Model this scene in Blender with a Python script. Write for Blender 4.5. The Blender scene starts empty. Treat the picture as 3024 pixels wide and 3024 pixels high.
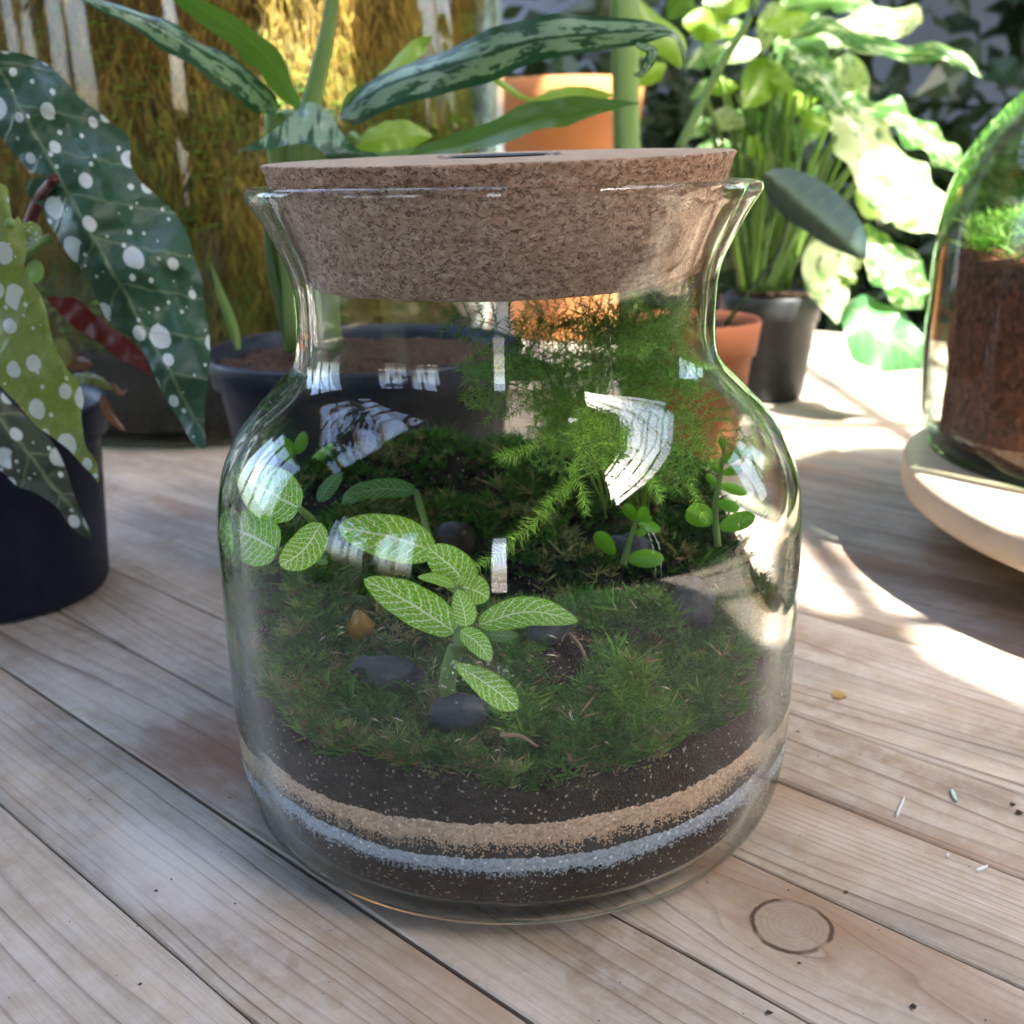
import bpy, math, random
import numpy as np
from mathutils import Vector, Matrix, noise
from mathutils.geometry import delaunay_2d_cdt
R_ = random.Random(7)
rng = np.random.default_rng(5)
rad = math.radians
C = bpy.context.scene.collection
sc = bpy.context.scene

# ------------------------------------------------------------------ camera, sky, sun, exposure
FPX, HOR, EYE = 3100.0, 500.0, 0.232
PITCH = math.atan((1512 - HOR) / FPX); ROLL = rad(1.0)
cp, sp, cr, sr = math.cos(PITCH), math.sin(PITCH), math.cos(ROLL), math.sin(ROLL)
FW = Vector((0, cp, -sp)); UP0 = Vector((0, sp, cp)); RT0 = Vector((1, 0, 0))
RT = RT0 * cr - UP0 * sr; UP = RT0 * sr + UP0 * cr
cam = bpy.data.cameras.new('camera'); co = bpy.data.objects.new('camera', cam); C.objects.link(co)
M = Matrix((RT, UP, -FW)).transposed().to_4x4(); M.translation = Vector((0, 0, EYE)); co.matrix_world = M
cam.sensor_width = 36; cam.lens = 36 * FPX / 3024; cam.clip_start = .01; cam.clip_end = 400
cam.dof.use_dof = True; cam.dof.focus_distance = .315; cam.dof.aperture_fstop = 15
sc.camera = co
SUN_AZ, SUN_EL = rad(140), rad(52)          # azimuth from +Y towards +X
w = bpy.data.worlds.new('World'); sc.world = w; w.use_nodes = True
nt = w.node_tree; bg = nt.nodes['Background']
sky = nt.nodes.new('ShaderNodeTexSky'); sky.sky_type = 'NISHITA'; sky.sun_disc = False
sky.sun_elevation = SUN_EL; sky.sun_rotation = SUN_AZ; sky.dust_density = 3.5; sky.air_density = .9; sky.ozone_density = .3
nt.links.new(sky.outputs[0], bg.inputs[0]); bg.inputs[1].default_value = .15
sl = bpy.data.lights.new('sun', 'SUN'); so = bpy.data.objects.new('sun', sl); C.objects.link(so)
sl.energy = 2.3; sl.angle = rad(.5); sl.color = (1, .95, .87)
SD = Vector((math.cos(SUN_EL) * math.sin(SUN_AZ), math.cos(SUN_EL) * math.cos(SUN_AZ), math.sin(SUN_EL)))
so.rotation_euler = SD.to_track_quat('Z', 'Y').to_euler()
sc.view_settings.view_transform = 'Standard'; sc.view_settings.look = 'None'
sc.view_settings.exposure = 3.9; sc.view_settings.gamma = 1
cy = sc.cycles
cy.use_denoising = True; cy.max_bounces = 16; cy.transmission_bounces = 14; cy.transparent_max_bounces = 24
cy.diffuse_bounces = 5; cy.glossy_bounces = 6; cy.sample_clamp_indirect = 6; cy.caustics_refractive = False; cy.caustics_reflective = False
cy.blur_glossy = .3

# ------------------------------------------------------------------ helpers
def ray(px, py):
    return RT * ((px - 1512) / FPX) - UP * ((py - 1512) / FPX) + FW
def PY(px, py, y):
    r = ray(px, py); return Vector((0, 0, EYE)) + r * (y / r.y)
def PZ(px, py, z):
    r = ray(px, py); return Vector((0, 0, EYE)) + r * ((z - EYE) / r.z)
def tag(o, label=None, cat=None, group=None, kind=None):
    for k, v in (('label', label), ('category', cat), ('group', group), ('kind', kind)):
        if v: o[k] = v
    return o
def empty(name, loc, label, cat, group=None):
    o = bpy.data.objects.new(name, None); C.objects.link(o); o.location = loc; o.empty_display_size = .01
    return tag(o, label, cat, group)
def link(name, me, mats, parent=None, smooth=True, world=True):
    o = bpy.data.objects.new(name, me); C.objects.link(o)
    for m in (mats if isinstance(mats, (list, tuple)) else [mats]): me.materials.append(m)
    if smooth:
        me.polygons.foreach_set('use_smooth', [True] * len(me.polygons))
    if parent is not None:
        o.parent = parent
        if world: o.matrix_parent_inverse = Matrix.Translation(-Vector(parent.location))
    return o
class MB:
    def __init__(s): s.v = []; s.f = []; s.c = []; s.uv = []; s.m = []
    def add(s, vs, fs, col=None, uvs=None, mi=0):
        b = len(s.v); s.v += [tuple(p) for p in vs]
        s.f += [tuple(b + i for i in f) for f in fs]; s.m += [mi] * len(fs)
        s.c += [col or (1, 1, 1)] * len(vs)
        s.uv += uvs if uvs else [(0, 0)] * len(vs)
    def build(s, name, mats, parent=None, smooth=True):
        me = bpy.data.meshes.new(name); me.from_pydata(s.v, [], s.f)
        ca = me.color_attributes.new('tint', 'FLOAT_COLOR', 'POINT')
        a = np.ones((len(s.v), 4), np.float32); a[:, :3] = np.array(s.c, np.float32); ca.data.foreach_set('color', a.ravel())
        uv = me.uv_layers.new(name='uv'); li = np.zeros(len(me.loops), np.int32); me.loops.foreach_get('vertex_index', li)
        uv.data.foreach_set('uv', np.array(s.uv, np.float32)[li].ravel())
        o = link(name, me, mats, parent, smooth)
        if any(s.m): me.polygons.foreach_set('material_index', s.m)
        return o
def lathe(name, prof, mat, parent=None, c=(0, 0), n=96, smooth=True, wob=None, tilt=None):
    vs = []; fs = []; k = len(prof)
    for i in range(n):
        a = 2 * math.pi * i / n
        for r, z in prof: vs.append((c[0] + r * math.cos(a), c[1] + r * math.sin(a), z))
    for i in range(n):
        j = (i + 1) % n
        for q in range(k - 1):
            fs.append((i * k + q, j * k + q, j * k + q + 1, i * k + q + 1))
    me = bpy.data.meshes.new(name); me.from_pydata(vs, [], fs)
    import bmesh
    bm = bmesh.new(); bm.from_mesh(me); bmesh.ops.remove_doubles(bm, verts=bm.verts, dist=1e-6)
    bmesh.ops.recalc_face_normals(bm, faces=bm.faces); bm.to_mesh(me); bm.free()
    if tilt is not None: me.transform(tilt)
    o = link(name, me, mat, parent, smooth); return o
def spline(pts, n):
    """Catmull-Rom through tuples"""
    P = [np.array(p, float) for p in pts]; P = [2 * P[0] - P[1]] + P + [2 * P[-1] - P[-2]]
    out = []; segs = len(P) - 3
    for i in range(n):
        t = i / (n - 1) * segs; k = min(int(t), segs - 1); u = t - k
        a, b, c, d = P[k:k + 4]
        out.append(.5 * ((2 * b) + (c - a) * u + (2 * a - 5 * b + 4 * c - d) * u * u + (3 * b - a - 3 * c + d) * u ** 3))
    return out
def tube_mb(mb, pts, rads, n=8, col=None):
    P = [Vector(p[:3]) for p in pts]; vs = []; fs = []
    for i, p in enumerate(P):
        t = (P[min(i + 1, len(P) - 1)] - P[max(i - 1, 0)]).normalized()
        a = t.cross(Vector((.31, .2, 1)) if abs(t.z) < .9 else Vector((1, .1, 0))).normalized(); b = t.cross(a)
        r = rads[i] if hasattr(rads, '__len__') else rads
        for k in range(n):
            q = 2 * math.pi * k / n; vs.append(p + a * (r * math.cos(q)) + b * (r * math.sin(q)))
    for i in range(len(P) - 1):
        for k in range(n):
            fs.append((i * n + k, i * n + (k + 1) % n, (i + 1) * n + (k + 1) % n, (i + 1) * n + k))
    fs.append(tuple(range(n))[::-1]); fs.append(tuple((len(P) - 1) * n + k for k in range(n)))
    mb.add(vs, fs, col)
def tube(name, pts, r, mat, parent=None, n=8, seg=14):
    S = spline(pts, seg); mb = MB()
    rr = [r if not hasattr(r, '__len__') else r[0] + (r[1] - r[0]) * i / (seg - 1) for i in range(seg)]
    tube_mb(mb, S, rr, n); return mb.build(name, mat, parent)
def nz(x, y, z=0.): return noise.noise(Vector((x, y, z)))

# ------------------------------------------------------------------ node helpers
class NM:
    def __init__(s, name):
        s.m = bpy.data.materials.new(name); s.m.use_nodes = True; s.t = s.m.node_tree; s.n = s.t.nodes; s.l = s.t.links
        s.out = s.n['Material Output']; s.b = s.n['Principled BSDF']
    def N(s, typ, ins=None, **kw):
        x = s.n.new('ShaderNode' + typ)
        for k, v in kw.items(): setattr(x, k, v)
        for k, v in (ins or {}).items():
            if isinstance(v, bpy.types.NodeSocket): s.l.new(v, x.inputs[k])
            else: x.inputs[k].default_value = v
        return x
    def math(s, op, a, b=0., c=0.):
        x = s.n.new('ShaderNodeMath'); x.operation = op
        for i, v in enumerate((a, b, c)):
            if isinstance(v, bpy.types.NodeSocket): s.l.new(v, x.inputs[i])
            else: x.inputs[i].default_value = v
        return x.outputs[0]
    def ramp(s, f, stops, interp='LINEAR'):
        x = s.n.new('ShaderNodeValToRGB'); s.l.new(f, x.inputs[0]); e = x.color_ramp.elements; x.color_ramp.interpolation = interp
        while len(e) > 1: e.remove(e[-1])
        e[0].position = stops[0][0]; e[0].color = (*stops[0][1], 1) if hasattr(stops[0][1], '__len__') else (stops[0][1],) * 3 + (1,)
        for p, c in stops[1:]:
            q = e.new(p); q.color = (*c, 1) if hasattr(c, '__len__') else (c, c, c, 1)
        return x.outputs[0]
    def mix(s, f, a, b, mode='MIX'):
        x = s.n.new('ShaderNodeMix'); x.data_type = 'RGBA'; x.blend_type = mode
        for i, v in ((0, f), (6, a), (7, b)):
            if isinstance(v, bpy.types.NodeSocket): s.l.new(v, x.inputs[i])
            else: x.inputs[i].default_value = v if i == 0 else (*v, 1) if len(v) == 3 else v
        return x.outputs[2]
    def noise(s, vec=None, scale=5., detail=4., rough=.55, out=0, **k):
        x = s.N('TexNoise', {'Scale': scale, 'Detail': detail, 'Roughness': rough}, **k)
        if vec is not None: s.l.new(vec, x.inputs['Vector'])
        return x.outputs[out]
    def vor(s, vec=None, scale=5., out='Distance', rnd=1., **k):
        x = s.N('TexVoronoi', {'Scale': scale, 'Randomness': rnd}, **k)
        if vec is not None: s.l.new(vec, x.inputs['Vector'])
        return x.outputs[out]
    def mapping(s, vec, scale=(1, 1, 1), loc=(0, 0, 0), rot=(0, 0, 0)):
        return s.N('Mapping', {'Vector': vec, 'Scale': scale, 'Location': loc, 'Rotation': rot}).outputs[0]
    def obj(s): return s.N('TexCoord').outputs['Object']
    def uv(s): return s.N('TexCoord').outputs['UV']
    def bump(s, h, strength=.3, dist=.001):
        b = s.N('Bump', {'Strength': strength, 'Distance': dist, 'Height': h}); s.l.new(b.outputs[0], s.b.inputs['Normal']); return b.outputs[0]
    def set(s, color=None, rough=None, spec=None, **k):
        for key, v in (('Base Color', color), ('Roughness', rough), ('Specular IOR Level', spec)):
            if v is None: continue
            if isinstance(v, bpy.types.NodeSocket): s.l.new(v, s.b.inputs[key])
            else: s.b.inputs[key].default_value = (*v, 1) if key == 'Base Color' else v
        return s
    def translucent(s, color, amount, tint=(1.15, 1.2, .55)):
        """leaf: mix principled with translucent of the same colour"""
        tc = s.mix(1.0, color if isinstance(color, bpy.types.NodeSocket) else color, tint, 'MULTIPLY')
        t = s.N('BsdfTranslucent'); s.l.new(tc, t.inputs[0])
        m = s.N('MixShader', {0: amount}); s.l.new(s.b.outputs[0], m.inputs[1]); s.l.new(t.outputs[0], m.inputs[2]); s.l.new(m.outputs[0], s.out.inputs[0])

MAT = {}
def simple(name, color, rough=.5, var=.15, scale=40, spec=.5, bump=0):
    m = NM(name); o = m.obj(); n = m.noise(o, scale, 5)
    c = m.mix(n, [x * (1 - var) for x in color], [min(1, x * (1 + var)) for x in color]); m.set(c, rough, spec)
    if bump: m.bump(n, bump, .002)
    MAT[name] = m.m; return m.m

# ---- weathered plank wood; local X runs along the plank
def wood_mat(name, knots=(), stain=None):
    m = NM(name); o = m.obj()
    oi = m.N('ObjectInfo').outputs['Random']
    sh = m.N('CombineXYZ', {'X': m.math('MULTIPLY', oi, 37.), 'Y': m.math('MULTIPLY', oi, 11.), 'Z': m.math('MULTIPLY', oi, 23.)}).outputs[0]
    p = m.N('VectorMath', {0: o, 1: sh}, operation='ADD').outputs[0]
    warp = m.noise(m.mapping(p, (1.6, 7, 7)), 1., 3, .5)
    warp2 = m.noise(m.mapping(p, (7, 30, 30)), 1., 3, .5)
    sep = m.N('SeparateXYZ', {0: p}); y = sep.outputs['Y']
    yy = m.math('ADD', y, m.math('MULTIPLY', warp, .06)); yy = m.math('ADD', yy, m.math('MULTIPLY', warp2, .0035))
    so_ = m.N('SeparateXYZ', {0: o})
    for (kx, ky, kr) in knots:      # grain flows round the knot
        dx = m.math('SUBTRACT', so_.outputs['X'], kx); dy = m.math('SUBTRACT', so_.outputs['Y'], ky)
        d2 = m.math('ADD', m.math('MULTIPLY', m.math('MULTIPLY', dx, dx), .35), m.math('MULTIPLY', dy, dy))
        g = m.math('DIVIDE', kr * kr * .9, m.math('ADD', d2, kr * kr * .30))
        yy = m.math('ADD', yy, m.math('MULTIPLY', m.math('MULTIPLY', dy, g), -1.0))
    # late-wood lines with uneven spacing
    dens = m.math('MULTIPLY', yy, m.math('ADD', m.math('MULTIPLY', m.math('FRACT', m.math('MULTIPLY', oi, 7.7)), 150.), 110.))
    dens = m.math('ADD', dens, m.math('MULTIPLY', m.noise(m.mapping(p, (.6, 42, 42), (2, 5, 1)), 1., 2), 3.2))
    fr = m.math('FRACT', dens); cell = m.math('FLOOR', dens)
    rnd = m.N('TexWhiteNoise', {'W': m.math('ADD', cell, m.math('MULTIPLY', oi, 91.))}, noise_dimensions='1D').outputs['Value']
    line = m.ramp(fr, [(0, 0.), (.70, .05), (.86, .6), (.93, 1.), (.99, 0.)])
    lstr = m.math('MULTIPLY', line, m.math('ADD', m.math('MULTIPLY', rnd, .75), .2))
    lstr = m.math('MULTIPLY', lstr, m.ramp(m.noise(m.mapping(p, (3, 18, 18), (7, 2, 1)), 1., 3), [(.34, .45), (.6, 1.1)]))
    fine = m.noise(m.mapping(p, (26, 1100, 400)), 1., 3, .6)
    mott = m.noise(m.mapping(p, (9, 30, 30)), 1., 6, .62)
    mott2 = m.noise(p, 95., 6, .7)
    base = m.ramp(mott, [(.26, (.26, .21, .155)), (.42, (.41, .355, .28)), (.6, (.51, .46, .385)), (.78, (.64, .60, .53))])
    tint = m.mix(oi, (.88, .84, .82), (1.06, 1.02, .94)); base = m.mix(1., base, tint, 'MULTIPLY')
    base = m.mix(m.ramp(mott2, [(.42, 0.), (.62, .35)]), base, (.60, .585, .57))
    base = m.mix(m.math('MULTIPLY', lstr, .95), base, (.115, .078, .055))
    base = m.mix(m.math('MULTIPLY', m.ramp(fine, [(.3, 1.), (.5, 0.)]), .32), base, (.20, .165, .135))
    st = m.noise(m.mapping(p, (4, 14, 10), (3.1, 1.7, 0)), 1., 4, .5)
    base = m.mix(m.math('MULTIPLY', m.ramp(st, [(.52, 0.), (.68, 1.)]), .62), base, (.26, .135, .065))
    gr = m.noise(m.mapping(p, (5, 12, 9), (13.1, 4.7, 0)), 1., 5, .6)
    base = m.mix(m.math('MULTIPLY', m.ramp(gr, [(.52, 0.), (.72, 1.)]), .62), base, (.105, .10, .098))
    # scratches and pale scuffs
    scn = m.noise(m.mapping(p, (3, 240, 40), rot=(0, 0, .35)), 1., 2, .5)
    base = m.mix(m.ramp(scn, [(.73, 0.), (.78, .35)]), base, (.66, .63, .58))
    sp_ = m.vor(p, 120.); base = m.mix(m.ramp(sp_, [(.03, .7), (.05, 0.)]), base, (.07, .05, .04))
    for (kx, ky, kr) in knots:
        dx = m.math('SUBTRACT', so_.outputs['X'], kx); dy = m.math('SUBTRACT', so_.outputs['Y'], ky)
        d = m.math('SQRT', m.math('ADD', m.math('MULTIPLY', dx, dx), m.math('MULTIPLY', dy, dy)))
        dn = m.math('DIVIDE', d, kr); dn = m.math('ADD', dn, m.math('MULTIPLY', m.math('SUBTRACT', m.noise(o, 75., 4), .5), .34))
        ins = m.ramp(dn, [(.93, 1.), (1., 0.)])
        rings = m.math('FRACT', m.math('MULTIPLY', dn, 6.5)); rc = m.ramp(rings, [(.0, (.30, .25, .20)), (.7, (.34, .29, .235)), (1., (.24, .19, .15))])
        rc = m.mix(.35, rc, base)
        base = m.mix(m.math('MULTIPLY', ins, .8), base, rc)
        edge = m.ramp(m.math('ABSOLUTE', m.math('SUBTRACT', dn, 1.)), [(.0, 1.), (.045, .8), (.08, 0.)])
        base = m.mix(m.math('MULTIPLY', edge, m.ramp(m.noise(o, 60., 2), [(.36, .15), (.5, 1.)])), base, (.04, .026, .018))
        halo = m.ramp(m.math('ABSOLUTE', m.math('SUBTRACT', dn, 1.35)), [(.0, 1.), (.6, 0.)])
        base = m.mix(m.math('MULTIPLY', halo, .22), base, (.26, .15, .08))
    if stain:
        dx = m.math('SUBTRACT', so_.outputs['X'], stain[0]); dy = m.math('SUBTRACT', so_.outputs['Y'], stain[1])
        d = m.math('SQRT', m.math('ADD', m.math('MULTIPLY', m.math('MULTIPLY', dx, dx), .16), m.math('MULTIPLY', dy, dy)))
        d = m.math('ADD', d, m.math('MULTIPLY', m.math('SUBTRACT', m.noise(m.mapping(o, (20, 60, 20)), 1., 5, .6), .5), .045))
        base = m.mix(m.ramp(d, [(.008, stain[2]), (.026, 0.)]), base, stain[3])
    m.set(base, m.ramp(mott2, [(.3, .62), (.7, .85)]), .35)
    h = m.math('ADD', m.math('MULTIPLY', lstr, -.8), m.math('MULTIPLY', fine, .5)); h = m.math('ADD', h, m.math('MULTIPLY', mott2, .5))
    m.bump(h, .55, .0006)
    return m.m
M_WOOD = wood_mat('weathered_wood')

# ---- clear glass: thin walls seen face-on let light straight through, the rims refract
def glass_mat(name, tint=(.93, .985, .95), film=0., filmcol=(.55, .55, .5), lo=.62, hi=.86, thin=(.985, .995, .985)):
    m = NM(name); n = m.n; n.remove(m.b)
    f = m.N('LayerWeight', {'Blend': .5}).outputs['Facing']
    # LayerWeight facing = 1-|cos|
    sch = m.math('ADD', m.math('MULTIPLY', m.math('POWER', f, 5.), .9), .032)
    tr = m.N('BsdfTransparent', {'Color': (*thin, 1)}); gl = m.N('BsdfGlossy', {'Color': (1, 1, 1, 1), 'Roughness': .0})
    wb = m.N('Bump', {'Strength': .12, 'Distance': .004, 'Height': m.noise(m.mapping(m.obj(), (1, 1, .5)), 22., 1, .4)}); m.l.new(wb.outputs[0], gl.inputs['Normal'])
    a = m.N('MixShader', {0: sch}); m.l.new(tr.outputs[0], a.inputs[1]); m.l.new(gl.outputs[0], a.inputs[2])
    g = m.N('BsdfGlass', {'Color': (*tint, 1), 'Roughness': 0., 'IOR': 1.48})
    k = m.ramp(f, [(lo, 0.), (hi, 1.)])
    b = m.N('MixShader', {0: k}); m.l.new(a.outputs[0], b.inputs[1]); m.l.new(g.outputs[0], b.inputs[2])
    last = b
    if film:
        o = m.obj(); z = m.N('SeparateXYZ', {0: o})
        nn = m.ramp(m.noise(o, 22., 6, .62), [(.40, 0.), (.66, 1.)])
        fi = m.ramp(m.noise(m.mapping(o, (1, 1, .35)), 160., 4, .7), [(.35, .4), (.7, 1.)])
        lowz = m.ramp(z.outputs['Z'], [(.0, .8), (.012, .45), (.05, .35), (.10, 1.), (.118, .12), (.2, .05)])
        side = m.ramp(m.math('ABSOLUTE', z.outputs['X']), [(.03, .25), (.085, 1.)])
        ff = m.math('MULTIPLY', m.math('MULTIPLY', m.math('ADD', m.math('MULTIPLY', nn, .8), .2), fi), m.math('MULTIPLY', lowz, side))
        df = m.N('BsdfDiffuse', {'Color': (*filmcol, 1)})
        c = m.N('MixShader', {0: m.math('MULTIPLY', ff, film)}); m.l.new(b.outputs[0], c.inputs[1]); m.l.new(df.outputs[0], c.inputs[2]); last = c
    m.l.new(last.outputs[0], m.out.inputs[0]); return m.m
M_GLASS = glass_mat('jar_glass', film=.05)
M_GLASS2 = glass_mat('dome_glass', tint=(.70, .90, .74), film=.0, thin=(.86, .95, .87))

# ------------------------------------------------------------------ THE SETTING: planks
DIR = Vector((-.7403, .6724, 0)); NRM = Vector((.6724, .7403, 0))
TZ = math.atan2(DIR.y, DIR.x)
table = bpy.data.objects.new('table', None); C.objects.link(table)
tag(table, 'weathered grey brown plank tabletop under all the pots and jars', 'table')
PW = .0525; J0 = .1274
knot_c, knot_d = .2653, .1226
M_WOODK = None
for i in range(-8, 25):
    c0 = J0 + i * PW; gap = .0006 if i % 3 else .0009
    if abs(c0 - .1788) < .002: gap = .0017
    c1 = c0 + PW
    w2 = (c1 - c0) / 2; cm = (c0 + c1) / 2
    L0, L1 = -.55, 1.75
    n = 60; prof = [(-w2 + gap * .5, -.024), (-w2 + gap * .5, -.0008), (-w2 + gap * .5 + .0006, -.0001), (0, 0), (w2 - gap * .5 - .0006, -.0001), (w2 - gap * .5, -.0008), (w2 - gap * .5, -.024)]
    dz = R_.uniform(-.0004, .0003); vs = []; fs = []
    for a in range(n + 1):
        x = L0 + (L1 - L0) * a / n
        for q, (yy, zz) in enumerate(prof):
            jit = .0003 * nz(x * 25, cm * 50 + q) if q not in (3,) else 0
            vs.append((x, yy + jit, zz + dz))
    k = len(prof)
    for a in range(n):
        for q in range(k - 1): fs.append((a * k + q, (a + 1) * k + q, (a + 1) * k + q + 1, a * k + q + 1))
    me = bpy.data.meshes.new('plank'); me.from_pydata(vs, [], fs)
    mt = M_WOOD
    if c0 < knot_c < c1:
        mt = wood_mat('weathered_wood_knotty', [(knot_d, knot_c - cm, .0125)])
    for (sx_, sy_, am, cl) in ((470, 1860, .85, (.24, .085, .03)), (690, 2230, .8, (.20, .10, .05)), (2560, 1860, .6, (.16, .10, .06)), (500, 2560, .5, (.72, .70, .68)), (1180, 2850, .55, (.30, .17, .10))):
        q = PZ(sx_, sy_, 0)
        if mt is M_WOOD and c0 < q.dot(NRM) < c1: mt = wood_mat('weathered_wood_stained', (), (q.dot(DIR), q.dot(NRM) - cm, am, cl))
    o = link('plank', me, mt, table, smooth=False)
    o.location = NRM * cm; o.rotation_euler = (0, 0, TZ)
# make plank +Y of object equal NRM direction (DIR x up)
for o in table.children:
    yv = Vector((-math.sin(TZ), math.cos(TZ), 0))
    if yv.dot(NRM) < 0: o.scale = (1, -1, 1)

# dark floor under and around the table
M_FLOOR = simple('dark_floor', (.09, .085, .08), .9, .3, 3)
me = bpy.data.meshes.new('floor'); me.from_pydata([(-6, -6, -.85), (6, -6, -.85), (6, 6, -.85), (-6, 6, -.85)], [], [(0, 1, 2, 3)])
tag(link('floor', me, M_FLOOR), kind='structure')
M_GROUND = simple('fill_ground', (.34, .30, .25), .9, .12, 1.5)  # unseen ground added as a pale reflector for warm fill
me = bpy.data.meshes.new('ground'); me.from_pydata([(-60, -60, -.87), (60, -60, -.87), (60, 60, -.87), (-60, 60, -.87)], [], [(0, 1, 2, 3)])
tag(link('ground', me, M_GROUND), kind='structure')

# ---- glasshouse shell: back wall, then unseen walls and roof added to shade and darken reflections
def boxmb(mb, x0, x1, y0, y1, z0, z1, col=None):
    v = [(x, y, z) for x in (x0, x1) for y in (y0, y1) for z in (z0, z1)]
    mb.add(v, [(0, 1, 3, 2), (4, 6, 7, 5), (0, 4, 5, 1), (2, 3, 7, 6), (0, 2, 6, 4), (1, 5, 7, 3)], col)
def box(name, x0, x1, y0, y1, z0, z1, mat, parent=None):
    mb = MB(); boxmb(mb, x0, x1, y0, y1, z0, z1); return mb.build(name, mat, parent, smooth=False)
M_WALL = simple('pale_painted_wall', (.22, .26, .32), .8, .06, 6)
M_FRAME = simple('dark_frame_paint', (.035, .045, .04), .5, .2, 8)
M_TIMB = simple('roof_timber', (.11, .085, .06), .8, .3, 9)
tag(box('wall_back', -3, 3.4, 3.0, 3.1, -.85, 1.6, M_WALL), kind='structure')
# ------------------------------------------------------------------ unseen roof, outlined to lay the shade edge on the table
roof = bpy.data.objects.new('roof', None); C.objects.link(roof); roof['kind'] = 'structure'
RZ = 1.5
def prism(name, poly, z0, z1, mat, parent):
    n = len(poly); vs = [(x, y, z0) for x, y in poly] + [(x, y, z1) for x, y in poly]
    fs = [tuple(range(n))[::-1], tuple(range(n, 2 * n))] + [(i, (i + 1) % n, n + (i + 1) % n, n + i) for i in range(n)]
    me = bpy.data.meshes.new(name); me.from_pydata(vs, [], fs); return link(name, me, mat, parent, smooth=False)
SHX, SHY = SD.x / SD.z * RZ, SD.y / SD.z * RZ
def up(x, y): return (x + SHX, y + SHY)
b0 = up(.62, -.13); b1 = up(.238, .41); b2 = up(.145, .57); b3 = up(.175, 1.22); b4 = up(-.06, 1.33); b5 = up(-.13, 1.7)
XS0, XS1, YS0, YS1 = -1.75, .02, .25, 2.3         # skylight opening
YR = .86
hole = [(.285, .37), (.345, .40), (.50, .21), (.44, .16)]  # slit cut in the unseen roof to put sun on the bark
prism('shade_panel', [(XS1, -1.7), (1.42, -1.7), (1.42, b0[1]), b0, b1, hole[2], hole[3], hole[0], (XS1, .36)], RZ, RZ + .03, M_TIMB, roof)
prism('shade_panel', [hole[0], hole[1], hole[2], b1, b2, b3, b4, b5, (b5[0], YR), (XS1, YR), (XS1, .361)], RZ + .001, RZ + .03, M_TIMB, roof)
prism('shade_panel', [(1.42, -1.7), (3.4, -1.7), (3.4, YR), (1.42, YR)], RZ, RZ + .03, M_TIMB, roof)
prism('shade_panel', [(XS1 + .001, YR), (3.4, YR), (3.4, 3.1), (XS1 + .001, 3.1)], RZ + .002, RZ + .032, M_TIMB, roof)
prism('shade_panel', [(-2.4, -1.7), (XS0, -1.7), (XS0, 3.1), (-2.4, 3.1)], RZ, RZ + .03, M_TIMB, roof)
prism('shade_panel', [(XS0, -1.7), (XS1, -1.7), (XS1, -.149), (XS0, -.149)], RZ, RZ + .03, M_TIMB, roof)
prism('shade_panel', [(XS0, -.15), (XS1, -.15), (XS1, YS0), (XS0, YS0)], RZ, RZ + .03, M_TIMB, roof)
prism('shade_panel', [(XS0, YS1), (XS1, YS1), (XS1, 3.1), (XS0, 3.1)], RZ, RZ + .03, M_TIMB, roof)
for k in range(4): box('added_glazing_bar', .78 + k * .16 + .006, .78 + k * .16 + .022, -.78, YR, RZ + .004, RZ + .02, M_TIMB, roof)  # bars added to split the opening into panes when reflected
for k in (1, 3, 5): box('added_glazing_bar', XS1 + .5, 1.42, -.62 + k * .22, -.606 + k * .22, RZ + .005, RZ + .019, M_TIMB, roof)
for k in range(6):
    x = XS0 + (k + 1) * (XS1 - XS0) / 7
    box('rafter', x - .015, x + .015, YS0, YS1, RZ - .05, RZ + .0, M_TIMB, roof)
for k in range(4):
    y = YS0 + (k + 1) * (YS1 - YS0) / 5
    box('purlin', XS0, XS1, y, y + .03, RZ + .001, RZ + .03, M_TIMB, roof)
wf = bpy.data.objects.new('wall_front', None); C.objects.link(wf); wf['kind'] = 'structure'  # unseen wall left mostly solid to keep jar reflections dark
YW = -1.5
def wall_with_holes(par, fixed, axis, a0, a1, z0, z1, holes, th=.08):
    """holes: (a, b, za, zb) ascending; solid boards between them"""
    def bb(nm, u0, u1, c0, c1, mat=M_FRAME):
        if axis == 'x': box(nm, u0, u1, fixed - th, fixed, c0, c1, mat, par)
        else: box(nm, fixed - th, fixed, u0, u1, c0, c1, mat, par)
    cur = a0
    for (u, v, za, zb) in holes:
        bb('wall_panel', cur, u, z0, z1); bb('dado', u, v, z0, za); bb('lintel', u, v, zb, z1); cur = v
        n = max(1, round((v - u) / .42))
        for q in range(1, n): bb('mullion', u + (v - u) * q / n - .02, u + (v - u) * q / n + .02, za, zb)
        bb('transom', u, v, za + (zb - za) * .68, za + (zb - za) * .68 + .03) if False else None
    bb('wall_panel', cur, a1, z0, z1)
wall_with_holes(wf, YW, 'x', -2.4, 2.6, -.85, 1.5, [(-2.2, -1.35, .1, 1.2), (-.20, -.02, -.1, 1.0)])
wl = bpy.data.objects.new('wall_left', None); C.objects.link(wl); wl['kind'] = 'structure'
wall_with_holes(wl, -2.3, 'y', YW, 3.0, -.85, 1.5, [(-1.3, -.55, .1, 1.15), (.9, 2.2, .2, 1.2)])
wr = bpy.data.objects.new('blocker_wall_right', None); C.objects.link(wr); wr['kind'] = 'structure'  # unseen wall added to block a bright reflection in the jar
wall_with_holes(wr, 2.7, 'y', YW, 3.0, -.85, 1.5, [(1.2, 2.2, .3, 1.1)])
M_VINE = simple('vine_leaf', (.04, .09, .02), .5, .3, 6)
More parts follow.
